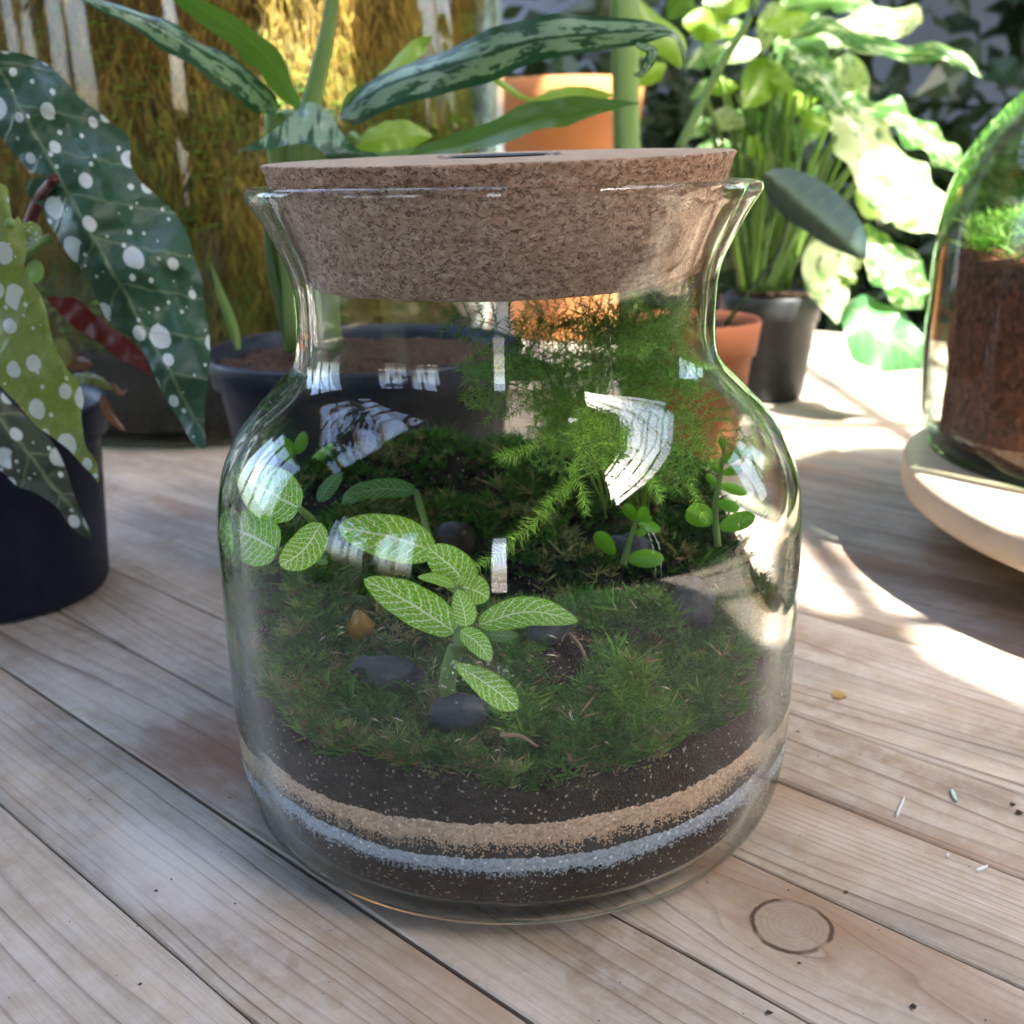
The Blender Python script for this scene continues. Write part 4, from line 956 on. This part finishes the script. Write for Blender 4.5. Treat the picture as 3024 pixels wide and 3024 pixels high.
poly_leaf('leaf', out3, yf(.490, 100, 1300, .0, -.00003, .006, mid3, .00008, 6.), M_BEG3, beg, mid3)
mid4 = ((140, 880), (440, 1090)); o4 = [(135, 880), (170, 876), (230, 885), (280, 930), (330, 970), (390, 1010), (430, 1060), (440, 1110), (410, 1085), (350, 1060), (290, 1010), (230, 975), (180, 930)]
poly_leaf('leaf', o4, yf(.535, 280, 980, .0, 0, .006), M_RED, beg, mid4)['label'] = 'dark red underside of a begonia leaf'
fl = [((62, 660, .48), (110, 720, .47), 36, M_BEG2), ((80, 830, .50), (118, 770, .50), 30, M_STEM)]
for b, t, hw, mt in fl: ribbon('leaf', [(*b, hw, 0), ((b[0] + t[0]) / 2, (b[1] + t[1]) / 2, b[2], hw, 0), (*t, hw, 0)], mt, beg, 10, prof=OVR)
S = lambda *p: [PY(*q) for q in p]
tube('stem', S((160, 528, .50), (110, 600, .53), (60, 760, .56), (-20, 1100, .575)), (.0022, .004), M_RED, beg)
tube('stem', S((30, 655, .456), (10, 760, .49), (-30, 1000, .55)), (.002, .003), M_STEM, beg)
tube('stem', S((150, 700, .52), (90, 740, .52), (30, 800, .54)), .0022, M_STEM, beg)
tube('stem', S((-60, 1180, .49), (-90, 1160, .54)), .002, M_STEM, beg)
M_DRY = leafmat('withered_leaf', (.22, .10, .05), .2); M_DRY2 = leafmat('pale_bract', (.20, .22, .07), .2)
for b, m_, t, hw, mt in (((210, 1110, .53), (270, 1115, .525), (335, 1150, .525), 22, M_DRY2), ((180, 1020, .53), (215, 1060, .53), (275, 1080, .53), 30, M_DRY), ((300, 1165, .53), (320, 1220, .53), (372, 1278, .53), 14, M_DRY), ((170, 1000, .52), (190, 1030, .52), (200, 1080, .52), 22, M_DRY2), ((330, 1130, .53), (355, 1160, .53), (378, 1150, .53), 9, M_DRY)):
    ribbon('withered_leaf', [(*b, hw, .3), (*m_, hw, .6), (*t, hw * .8, .2)], mt, beg, 14, prof=ovate(.45, .8), wave=.3, fold=.4)
tube('stem', S((240, 1180, .54), (150, 1120, .56), (20, 1150, .57)), .002, M_STEMD, beg)

# ------------------------------------------------------------------ aglaonema
agl = empty('aglaonema', (-.100, .625, .125), 'aglaonema with long wavy silver patterned leaves arching above the cork lid', 'aglaonema')
def rb(pts, mat, par, n=34, name='leaf', **k): return ribbon(name, pts, mat, par, n, **k)
rb([(815, 345, .62, 5, -.3), (790, 300, .61, 42, -.3), (700, 215, .59, 56, -.35), (560, 128, .57, 52, -.4), (420, 52, .56, 40, -.4), (250, -10, .55, 14, -.6), (200, -40, .55, 3, -.6)], M_AGL, agl, wave=.15, fold=.5)
rb([(880, 330, .63, 4, .9), (862, 290, .62, 42, .9), (800, 180, .60, 54, .9), (700, 90, .58, 46, 1.), (560, 0, .56, 36, 1.), (500, -60, .55, 30, 1.)], M_AGL_G, agl, wave=.1, fold=-.3)
o3 = [(698, 447), (769, 412), (812, 380), (854, 347), (885, 320), (911, 301), (940, 310), (968, 336), (992, 362), (1014, 399), (1040, 430), (1075, 447), (1110, 452), (1110, 475), (1040, 478), (985, 476), (950, 450), (925, 432), (890, 424), (854, 428), (800, 438), (750, 444)]
poly_leaf('leaf', o3, yf(.56, 900, 400, .00012, .0001, .004, ((1100, 465), (700, 446)), .0003), M_AGL, agl, ((1100, 465), (700, 446)), step=12, uvscale=420)
rb([(1000, 352, .60, 12, .9), (1023, 326, .60, 40, .6), (1120, 262, .59, 68, .35), (1260, 210, .58, 72, .1), (1400, 172, .57, 66, -.2), (1500, 140, .56, 64, -.45), (1620, 112, .55, 58, -.6), (1750, 100, .55, 50, -.4), (1880, 92, .55, 34, -.2), (1980, 92, .55, 18, .3), (2018, 140, .55, 12, .8), (2026, 215, .55, 2, .8)], M_AGL, agl, n=60, wave=.30, wfreq=3.3, fold=.45)
rb([(1010, 350, .605, 14, 0), (1060, 320, .605, 48, .2), (1180, 262, .60, 42, .4), (1400, 205, .59, 32, .6), (1560, 160, .58, 50, .5), (1740, 130, .57, 44, .4), (1900, 110, .565, 20, .3), (1960, 100, .56, 4, 0)], M_AGL_G, agl, n=44, wave=.2, wfreq=2.5, fold=-.3)
rb([(1200, 470, .62, 10, 0), (1280, 448, .61, 30, .3), (1400, 425, .60, 48, .5), (1570, 360, .585, 50, .3), (1690, 330, .58, 40, 0), (1800, 312, .575, 18, 0), (1885, 306, .57, 2, 0)], M_AGL_G, agl, n=40, wave=.15, fold=-.35)
rb([(1880, 130, .55, 8, 0), (1930, 150, .55, 20, .4), (1900, 215, .55, 14, .8), (1870, 222, .55, 2, .8)], M_AGL, agl, n=16, fold=.4)
rb([(1040, 440, .65, 10, 0), (1110, 410, .65, 46, .2), (1200, 395, .655, 46, 0), (1275, 402, .66, 4, 0)], M_LIME, agl, n=20, fold=.2, wave=.1)
rb([(1030, 330, .66, 10, 0), (1150, 215, .68, 22, .2), (1230, 140, .70, 26, 0), (1275, 108, .70, 3, 0)], M_LIME, agl, n=20, fold=.2, wave=.1)
rb([(1080, 470, .64, 10, 0), (1180, 462, .64, 26, .2), (1290, 452, .65, 22, 0), (1370, 460, .65, 3, 0)], M_GREEN, agl, n=20, fold=.2, wave=.1)
rb([(1420, 215, .70, 3, 0), (1480, 245, .70, 12, .2), (1540, 285, .70, 8, 0), (1590, 300, .70, 3, 0)], M_LIME, agl, n=16, fold=.2)
rb([(1560, 306, .66, 4, 0), (1640, 285, .66, 28, .2), (1730, 280, .66, 26, 0), (1815, 282, .66, 3, 0)], M_LIME, agl, n=20, fold=.15, wave=.1)
tube('petiole', S((988, -30, .63), (960, 130, .63), (930, 260, .63), (915, 330, .63)), (.0035, .006), M_STEM, agl)
tube('petiole', S((792, 560, .64), (800, 760, .64), (830, 900, .64), (860, 1040, .64)), (.0032, .0035), M_STEMD, agl)
for x0, x1 in ((815, 850), (868, 880), (905, 905), (930, 930), (960, 960)):
    tube('petiole', S((x0, 330, .63), (x0 + 5, 430, .635), (x1, 700, .64), (x1 + 20, 1035, .64)), (.0065, .0065), M_STEM, agl)
tube('petiole', S((1050, 400, .62), (1000, 500, .63), (960, 700, .64)), (.004, .005), M_STEM, agl)
sp_ = PY(700, 1035, .60)
sh_ = empty('leaf_shoot', sp_, 'single pale green pointed shoot standing in the dark blue pot', 'shoot')
rb([(702, 1032, .60, 9, 0), (688, 970, .60, 15, 0), (650, 870, .60, 13, .3), (622, 776, .60, 2, .3)], M_STEM, sh_, n=16, fold=.5)

# ------------------------------------------------------------------ right hand plants
vp = empty('variegated_plant', (.268, 1.085, .10), 'bushy sunlit plant with long cream and green marbled leaves in the black pot', 'variegated plant')
rb([(2470, 300, 1.02, 8, 0), (2490, 335, 1.01, 44, .2), (2560, 425, 1.0, 92, .2), (2660, 540, .98, 96, .1), (2740, 620, .97, 70, 0), (2785, 690, .965, 8, 0)], M_VAR1, vp, n=40, wave=.28, wfreq=4, fold=.2)
rb([(2480, 280, 1.05, 8, 0), (2560, 320, 1.05, 52, .3), (2650, 330, 1.04, 66, .5), (2730, 390, 1.03, 58, .4), (2800, 450, 1.02, 44, .2), (2855, 515, 1.02, 4, 0)], M_VAR2, vp, n=40, wave=.3, wfreq=4, fold=.3)
rb([(2330, 160, 1.08, 6, 0), (2400, 110, 1.07, 50, .3), (2520, 75, 1.05, 66, .4), (2620, 60, 1.04, 60, .3), (2700, 50, 1.03, 42, .2), (2725, 60, 1.03, 8, 0)], M_VAR1, vp, n=36, wave=.22, wfreq=3, fold=.2)
rb([(2340, 110, 1.02, 8, .2), (2440, 70, 1.02, 30, .2), (2560, 120, 1.0, 34, .3), (2680, 150, .98, 34, .2), (2780, 150, .97, 28, .1), (2850, 180, .965, 18, 0), (2897, 228, .96, 2, 0)], M_VAR2, vp, n=40, wave=.3, wfreq=4, fold=.35)
rb([(2335, 170, 1.0, 8, 0), (2380, 185, 1.0, 34, .2), (2440, 240, 1.0, 42, .2), (2475, 310, .99, 26, .1), (2490, 345, .99, 4, 0)], M_VAR2, vp, n=26, wave=.2, fold=.3)
rb([(2530, 705, .96, 10, 0), (2500, 740, .95, 70, .2), (2450, 800, .94, 84, .1), (2462, 880, .94, 50, 0), (2474, 955, .94, 3, 0)], M_VAR1, vp, n=30, wave=.2, wfreq=3, fold=.15)
rb([(2560, 660, 1.0, 10, 0), (2590, 720, .98, 60, .2), (2660, 800, .97, 84, .3), (2700, 870, .96, 60, .1), (2722, 910, .96, 4, 0)], M_VAR2, vp, n=30, wave=.2, wfreq=3, fold=.2)
rb([(2500, 900, .96, 10, 0), (2540, 930, .96, 80, .2), (2620, 990, .95, 112, .2), (2690, 1040, .95, 70, .1), (2740, 1090, .95, 4, 0)], leafmat('broad_green_leaf', (.06, .20, .07), .35, vein=.3), vp, n=30, wave=.15, wfreq=3, fold=.2)
rb([(2530, 560, 1.02, 6, 0), (2570, 600, 1.02, 42, .2), (2640, 610, 1.02, 46, .2), (2700, 660, 1.02, 26, .1), (2760, 680, 1.02, 3, 0)], M_VAR1, vp, n=24, wave=.2, fold=.2)
for k in range(52):      # crowd of smaller lime and green leaves
    px, py = R_.uniform(1960, 2480), R_.uniform(-40, 480)
    if px < 2060 and py > 250: continue
    if px > 2300 and py > 380: continue
    a = R_.uniform(0, 6.283); L = R_.uniform(90, 190); y = R_.uniform(1.02, 1.22); hw = L * R_.uniform(.2, .36); dy = R_.uniform(-.04, .04)
    mt = R_.choice((M_LIME, M_LIME, M_GREEN, M_VAR2, M_VAR1, M_GREEN)); dx, dz = math.cos(a) * L, abs(math.sin(a)) * L * .9
    rb([(px, py, y, hw * .2, 0), (px + dx * .3, py + dz * .2, y + dy * .3, hw, R_.uniform(-.6, .6)), (px + dx * .7, py + dz * .6, y + dy * .7, hw * .8, R_.uniform(-.6, .6)), (px + dx, py + dz, y + dy, 2, 0)], mt, vp, n=14, wave=.25, fold=.3, wfreq=2, seed=k * 1.3, m=3)
for k in range(44):
    x0 = R_.uniform(2180, 2330); x1 = x0 + R_.uniform(-190, 260); y1 = R_.uniform(100, 480); yy = R_.uniform(1.06, 1.11)
    tube('stem', S((x0, 862, yy), (x0 + (x1 - x0) * .25, 700, yy), (x0 + (x1 - x0) * .6, y1 + 140, yy), (x1, y1, yy - .02)), (.0026, .0014), R_.choice((M_STEM, M_STEM, M_LIME, M_GREEN)), vp, n=6)
tube('stem', S((2000, 450, .80), (2060, 330, .80), (2120, 210, .80), (2210, 60, .80), (2245, -30, .80)), (.0034, .0026), M_STEM, vp, n=8)
for x0, x1, y in ((2470, 2430, 520), (2600, 2480, 560), (2520, 2390, 600), (2560, 2420, 640), (2480, 2380, 700)):
    tube('stem', S((x0, y - 120, 1.0), ((x0 + x1) / 2 - 20, y - 20, 1.03), (x1 - 60, y + 120, 1.06), (2290, 850, 1.08)), .002, M_STEM, vp, n=6)
# alocasia
al = empty('alocasia', (.148, .862, .108), 'single dark grey green veined leaf on a stem right of the jar lip', 'alocasia')
mida = ((2330, 640), (2562, 770)); oa = [(2250, 530), (2258, 512), (2290, 498), (2340, 500), (2395, 518), (2440, 545), (2480, 575), (2515, 615), (2545, 660), (2560, 710), (2560, 755), (2548, 768), (2510, 755), (2465, 735), (2420, 712), (2375, 680), (2330, 655), (2295, 620), (2265, 580)]
poly_leaf('leaf', oa, yf(.80, 2400, 640, .0001, .00005, .004, ((2262, 520), (2556, 765)), .0002, 9.), M_ALOC, al, ((2262, 520), (2556, 765)), step=14, uvscale=420)
tube('stem', S((2330, 640, .802), (2300, 740, .83), (2200, 880, .85), (2140, 960, .86)), (.0016, .002), M_STEMD, al, n=6)
# thick cane
cane = empty('plant_cane', PZ(1850, 1190, 0), 'thick pale green upright plant cane behind the cork lid', 'plant cane')
tube('cane', [PY(1842, -60, .98), PY(1846, 200, .98), PY(1852, 460, .98), PY(1862, 900, .98), PY(1866, 1190, 1.02)], (.0115, .0125), M_STEM, cane, n=14)
rb([(1842, -30, .98, 8, 0), (1920, 60, .98, 40, .3), (1985, 130, .98, 52, .2), (2010, 200, .98, 6, 0)], M_LIME, cane, n=18, fold=.2)
#@@BACK
# ------------------------------------------------------------------ glass dome on a wooden stand, right
DX, DY, DZ = .405, .625, .058
stand = empty('cake_stand', (.455, .560, 0), 'round pale wooden stand on a short foot under the glass dome at the right edge', 'wooden stand')
M_PLY = NM('pale_wood'); o_ = M_PLY.obj(); M_PLY.set(M_PLY.mix(M_PLY.noise(M_PLY.mapping(o_, (4, 30, 30)), 3., 5), (.44, .32, .21), (.60, .47, .34)), .45, .4); M_PLY = M_PLY.m
lathe('board', [(0, .038), (.20, .038), (.2285, .038), (.2310, .0386), (.2326, .0402), (.2332, .0425), (.2332, .0535), (.2326, .0558), (.2310, .0574), (.2285, .058), (.20, .058), (0, .058)], M_PLY, stand, (.468, .565), 160)
lathe('foot', [(0, .0005), (.095, .0005), (.09, .006), (.05, .012), (.045, .03), (.06, .038)], M_PLY, stand, (.468, .565), 60)
dome = empty('glass_dome', (DX, DY, DZ), 'tall glass bell dome over a mossy terrarium at the right edge', 'glass dome')
dp = [(0, .0585), (.128, .0585), (.134, .060), (.140, .066), (.1445, .080), (.147, .11), (.147, .16), (.1455, .195), (.140, .222), (.128, .247), (.108, .270), (.082, .288), (.05, .300), (.02, .305), (0, .3055)]
dq = [(max(0, r - .0035), z - (.003 if r < .12 and z > .1 else 0) + (.006 if z < .07 else 0)) for r, z in dp][::-1]
lathe('glass', smooth_prof(dp[:-1], 90) + [(0, .3055)], M_GLASS2, dome, (DX, DY), 128)
def mound(name, label, c, R, z0, z1, amp, mat, cat, fr=30, edge=.0):
    vs = [(c[0], c[1], z0)]; fs = []; NA, NR = 120, 26; prof = []
    for q in range(10): prof.append((R * (q + 1) / 10, z0, 0))
    for q in range(8): prof.append((R, z0 + (z1 - z0) * (q + 1) / 8, 1))
    for q in range(12): prof.append((R * (1 - (q + 1) / 12.001), z1, 2))
    for (r, z, tp) in prof:
        for k in range(NA):
            a = 2 * math.pi * k / NA; x, y = c[0] + r * math.cos(a), c[1] + r * math.sin(a)
            dr = .004 * noise.noise(Vector((x * 60, y * 60, z * 60))) if tp == 1 else 0
            vs.append((x + dr * math.cos(a), y + dr * math.sin(a), z + (amp * nz(x * fr, y * fr) + amp * .4 * nz(x * fr * 4, y * fr * 4) if tp == 2 or (tp == 1 and z > z1 - 1e-5) else 0)))
    for k in range(NA): fs.append((0, 1 + (k + 1) % NA, 1 + k))
    for a in range(len(prof) - 1):
        for k in range(NA): fs.append((1 + a * NA + k, 1 + a * NA + (k + 1) % NA, 1 + (a + 1) * NA + (k + 1) % NA, 1 + (a + 1) * NA + k))
    me = bpy.data.meshes.new(name); me.from_pydata(vs, [], fs); return tag(link(name, me, mat), label, cat, kind='stuff')
M_RSOIL = soil_mat('reddish_soil', (.11, .034, .019), .0, 260.)
mound('soil', 'reddish brown soil filling the lower half of the glass dome', (DX + .006, DY + .0), .137, .066, .176, .008, M_RSOIL, 'soil')
mb = MB()
for _ in range(1700):
    a, r = R_.uniform(0, 6.283), .136 * math.sqrt(R_.random()); x, y = DX + .006 + r * math.cos(a), DY + r * math.sin(a)
    shoot(mb, Vector((x, y, .178 + .010 * nz(x * 30, y * 30) + R_.uniform(0, .012) + .022 * (1 - r / .128))), .014, R_.uniform(.008, .015), 12, R_.choice(((.20, .42, .06), (.30, .50, .10), (.14, .33, .04), (.36, .50, .18))), wid=.0011)
tag(mb.build('moss', M_MOSS, None, smooth=False), 'bright green moss cushion on the soil inside the glass dome', 'moss', kind='stuff')

# ------------------------------------------------------------------ big jar with mossy bark, left back
BX, BY_, BR = -.300, 1.160, .300
big = empty('large_glass_jar', (BX, BY_, 0), 'very large glass jar with golden mossy bark inside, behind the plants at left', 'glass jar')
bp = [(0, .001), (.235, .001), (.25, .004), (.262, .015), (.275, .05), (.290, .12), (.298, .22), (.300, .32), (.298, .42), (.285, .52), (.25, .60), (.18, .66), (0, .68)]
M_GLASS3 = glass_mat('big_jar_glass', tint=(.85, .93, .85), film=.0, thin=(.95, .985, .95))
lathe('glass', smooth_prof(bp[:-1], 80) + [(0, .68)], M_GLASS3, big, (BX, BY_), 160)
M_DSOIL = soil_mat('black_soil', (.012, .014, .011), .0, 200.)
def conelayer(name, r0, r1, z0, z1, mat, label, cat):
    o = lathe(name, [(0, z0), (r0 - .01, z0), (r0, z0 + .003), (r1, z1 - .002), (r1 - .01, z1), (0, z1 + .004)], mat, None, (BX, BY_), 120); return tag(o, label, cat, kind='stuff')
conelayer('soil', .228, .268, .006, .085, M_DSOIL, 'near black wet soil at the bottom of the very large jar', 'soil')
# bark slab: bent upright slab with relief
def barkmat():
    m = NM('mossy_bark'); o = m.obj(); st = m.noise(m.mapping(o, (26, 26, 5)), 1., 6, .65); n2 = m.noise(o, 9., 5, .6)
    b = m.ramp(st, [(.25, (.018, .014, .006)), (.42, (.07, .045, .012)), (.58, (.16, .10, .02)), (.8, (.30, .22, .06))])
    b = m.mix(m.ramp(n2, [(.5, 0.), (.64, .8)]), b, (.05, .085, .015)); b = m.mix(m.ramp(m.noise(m.mapping(o, (1, 1, 1), (5, 2, 1)), 7., 4), [(.60, 0.), (.68, .5)]), b, (.22, .18, .12))
    m.set(b, .85, .2); m.bump(st, 1., .01); return m.m
M_BARK = barkmat()
bark = empty('bark_slab', (BX, BY_ - .1, .09), 'upright golden brown bark slab covered in hanging moss strands inside the very large jar', 'bark')
def bark_pt(u, v):     # u 0..1 around the front, v 0..1 up
    a = rad(-172 + 164 * u); z = .080 + .46 * v; r = (.262 + .022 * min(1, v * 3)) - (.05 * max(0, v - .72) ** 1.5 * 8)
    q = .014 * noise.noise(Vector((u * 7, v * 5, 1.))) + .008 * noise.noise(Vector((u * 22, v * 9, 4.)))
    return Vector((BX + (r - .014 + q) * math.cos(a), BY_ + (r - .014 + q) * math.sin(a) * .96, z)), Vector((math.cos(a), math.sin(a), 0))
NU, NV = 130, 60; vs = []; fs = []
for j in range(NV + 1):
    for i in range(NU + 1): vs.append(bark_pt(i / NU, j / NV)[0])
k0 = len(vs)
for j in range(NV + 1):
    for i in range(NU + 1): p, n_ = bark_pt(i / NU, j / NV); vs.append(p - n_ * .02)
for j in range(NV):
    for i in range(NU):
        a = j * (NU + 1) + i; fs.append((a, a + 1, a + NU + 2, a + NU + 1)); fs.append((k0 + a, k0 + a + NU + 1, k0 + a + NU + 2, k0 + a + 1))
for i in range(NU):
    a = NV * (NU + 1) + i; fs.append((a, a + 1, k0 + a + 1, k0 + a)); fs.append((i + 1, i, k0 + i, k0 + i + 1))
for j in range(NV):
    a = j * (NU + 1); fs.append((a, a + NU + 1, k0 + a + NU + 1, k0 + a)); a += NU; fs.append((a + NU + 1, a, k0 + a, k0 + a + NU + 1))
me = bpy.data.meshes.new('slab'); me.from_pydata(vs, [], fs); link('slab', me, M_BARK, bark)
mb = MB(); GOLD = [(.10, .17, .02), (.22, .22, .03), (.34, .24, .04), (.46, .30, .05), (.26, .15, .02), (.13, .075, .012)]
for _ in range(17000):
    u, v = R_.random(), R_.uniform(.02, 1); p, n_ = bark_pt(u, v)
    if noise.noise(Vector((u * 6, v * 4, 8.))) < -.55 + R_.gauss(0, .1): continue
    L = R_.uniform(.008, .034); t_ = Vector((-n_.y, n_.x, 0)); zz_ = noise.noise(Vector((u * 5, v * 3.5, 33.))) + .45 * (v - .45) - (.5 * max(0, v - .6)); c = GOLD[int(min(max((zz_ + .55 + R_.gauss(0, .16)) / 1.1, 0), .99) * 6)]; k = R_.uniform(.45, 1.1) * (.7 + .9 * v); c = tuple(x * k for x in c)
    wv = .00065 * R_.uniform(.5, 1.3); sl_ = R_.gauss(0, .35); q = p + n_ * R_.uniform(.001, .005); pts_ = []
    for s_ in range(5):
        f = s_ / 4; pts_.append(q + Vector((0, 0, -L * f)) + n_ * (.004 * math.sin(f * 3.)) + t_ * (L * f * sl_ + .004 * nz(u * 90 + f * 2, v * 90) * 2 * f))
    V_ = [];
    for s_, pp in enumerate(pts_): ww = wv * (1 - s_ / 4.6); V_ += [pp - t_ * ww, pp + t_ * ww]
    mb.add(V_, [(2 * s_, 2 * s_ + 1, 2 * s_ + 3, 2 * s_ + 2) for s_ in range(4)], c)
for _ in range(3200):      # green moss cushions and creeping leaves
    u, v = R_.random(), R_.uniform(.0, 1)
    if noise.noise(Vector((u * 9, v * 6, 20.))) < .05: continue
    p, n_ = bark_pt(u, v); shoot(mb, p + n_ * .003, .006, R_.uniform(.005, .010), 7, R_.choice(((.10, .26, .03), (.16, .34, .04), (.22, .30, .05))), n_, wid=.0014)
o = mb.build('hanging_moss', M_MOSS, bark, smooth=False); o['kind'] = 'stuff'

# ------------------------------------------------------------------ dark planting and shelf far behind, right
bench = empty('back_shelf', (.9, 2.35, -.3), 'dark shelf of pots along the pale wall far behind', 'shelf')
box('board', -1.6, 3.0, 2.2, 2.55, -.32, -.29, M_FRAME, bench)
for x in (-1.5, 0, 1.5, 2.9): box('leg', x, x + .06, 2.3, 2.36, -.85, -.32, M_FRAME, bench)
labs = ['dark leafy shrub far behind above the cork lid', 'dark trailing shrub far behind between cane and sunlit plant', 'dense dark green plant far behind the sunlit leaves', 'dark green plant far behind, just left of the glass dome', 'dark green plant against the pale wall behind the glass dome', 'dark hanging plant at the top right corner']
for k, (x, y, z, sx, sz, nl) in enumerate(((.10, 2.1, .15, .30, .6, 900), (.48, 2.15, .15, .32, .6, 1000), (.85, 2.0, .0, .34, .50, 1000), (1.18, 1.95, .05, .28, .45, 900), (1.50, 2.1, .1, .30, .55, 700), (1.16, 2.3, .66, .22, .26, 420))):
    t = empty('potted_shrub', (x, y, -.29), labs[k], 'shrub', 'dark shrubs in the background')
    mb = MB()
    for _ in range(nl):
        c = Vector((x + R_.gauss(0, sx * .5), y + R_.gauss(0, .12), z + R_.gauss(0, sz * .38))); d = Vector((R_.gauss(0, 1), R_.gauss(0, .7), R_.gauss(-.5, .7))).normalized(); L = R_.uniform(.05, .12)
        s_ = d.cross(Vector((R_.gauss(0, 1), R_.gauss(0, 1), R_.gauss(0, 1)))).normalized() * L * .26; n_ = s_.cross(d).normalized() * L * .1
        q = R_.uniform(.5, 1.7); mb.add([c, c + d * L * .4 + s_, c + d * L * .4 - s_, c + d * L, c + d * L * .45 + n_], [(0, 1, 4), (1, 3, 4), (3, 2, 4), (2, 0, 4)], (q, q, q))
    o = mb.build('foliage', M_DARKL, t, smooth=False); o['kind'] = 'stuff'
    mb = MB()
    for _ in range(9): tube_mb(mb, [Vector((x, y, -.16)), Vector((x + R_.gauss(0, sx * .15), y, z * .5)), Vector((x + R_.gauss(0, sx * .4), y + R_.gauss(0, .08), z + R_.uniform(-.1, sz * .4)))], [.006, .005, .003], 5)
    mb.build('stem', M_STEMD, t)
    lathe('pot', [(0, -.288), (.07, -.288), (.09, -.15), (.095, -.15), (.095, -.13), (.08, -.13), (.07, -.17), (0, -.17)], M_BLACK, t, (x, y), 32)

# ------------------------------------------------------------------ crumbs and paint flecks on the table
M_CRUMB = simple('soil_crumb', (.06, .035, .025), .9, .4, 300)
mb = MB()
def crumb(px, py, s):
    c = PZ(px, py, s * .45); vs = [c + Vector((R_.uniform(.6, 1.3) * s * d[0], R_.uniform(.6, 1.3) * s * d[1], R_.uniform(.4, .7) * s * d[2])) for d in ((1, 0, 0), (-1, 0, 0), (0, 1, 0), (0, -1, 0), (0, 0, 1), (0, 0, -1))]
    mb.add(vs, [(0, 2, 4), (2, 1, 4), (1, 3, 4), (3, 0, 4), (2, 0, 5), (1, 2, 5), (3, 1, 5), (0, 3, 5)])
for px, py, s in ((414, 2906, .0009), (2270, 2990, .0013), (2698, 2970, .0011), (2496, 2634, .0010), (2360, 2844, .0008), (462, 2630, .0008), (506, 2596, .0006), (694, 2668, .0006), (2990, 2375, .0012), (3010, 2400, .0018), (2356, 2160, .0009), (678, 2355, .0006)): crumb(px, py, s)
for _ in range(30): crumb(R_.uniform(0, 3024), R_.uniform(2150, 3020), R_.uniform(.00025, .0006))
tag(mb.build('crumbs', M_CRUMB, None, smooth=False), 'tiny dark soil crumbs scattered over the planks around the jar', 'soil crumbs', kind='stuff')
M_CHALK = simple('pale_paint', (.62, .68, .68), .7, .1, 300); M_AQUA = simple('aqua_paint', (.42, .62, .56), .7, .1, 300)
def fleck(pts, mat, label, z=.0012):
    vs = [PZ(x, y, z) for x, y in pts]; n = len(vs); vs2 = [v - Vector((0, 0, .0009)) for v in vs]
    me = bpy.data.meshes.new('paint_fleck'); me.from_pydata(vs + vs2, [], [tuple(range(n))[::-1]] + [(i, (i + 1) % n, n + (i + 1) % n, n + i) for i in range(n)]); tag(link('paint_fleck', me, mat, None, smooth=False), label, 'paint fleck', 'paint flecks on the planks')
fleck([(2884, 2566), (2896, 2560), (2918, 2552), (2916, 2558), (2898, 2567), (2886, 2570)], M_CHALK, 'elongated white paint fleck on the plank at the far right')
fleck([(2646, 2405), (2652, 2388), (2662, 2368), (2671, 2350), (2672, 2360), (2663, 2380), (2654, 2402), (2648, 2408)], M_CHALK, 'narrow white chalky streak right of the jar, upright in view')
fleck([(2808, 2332), (2814, 2330), (2822, 2342), (2828, 2364), (2822, 2362), (2812, 2346)], M_AQUA, 'pale aqua paint fleck on the planks at right')
fleck([(2794, 2522), (2800, 2519), (2805, 2524), (2799, 2528)], M_CHALK, 'small round white paint dot left of the long white fleck')
fleck([(2455, 2046), (2470, 2036), (2490, 2044), (2500, 2056), (2480, 2062), (2460, 2058)], simple('ochre_stain', (.34, .22, .07), .6, .4, 200), 'ochre brown resin stain on the planks right of the jar')
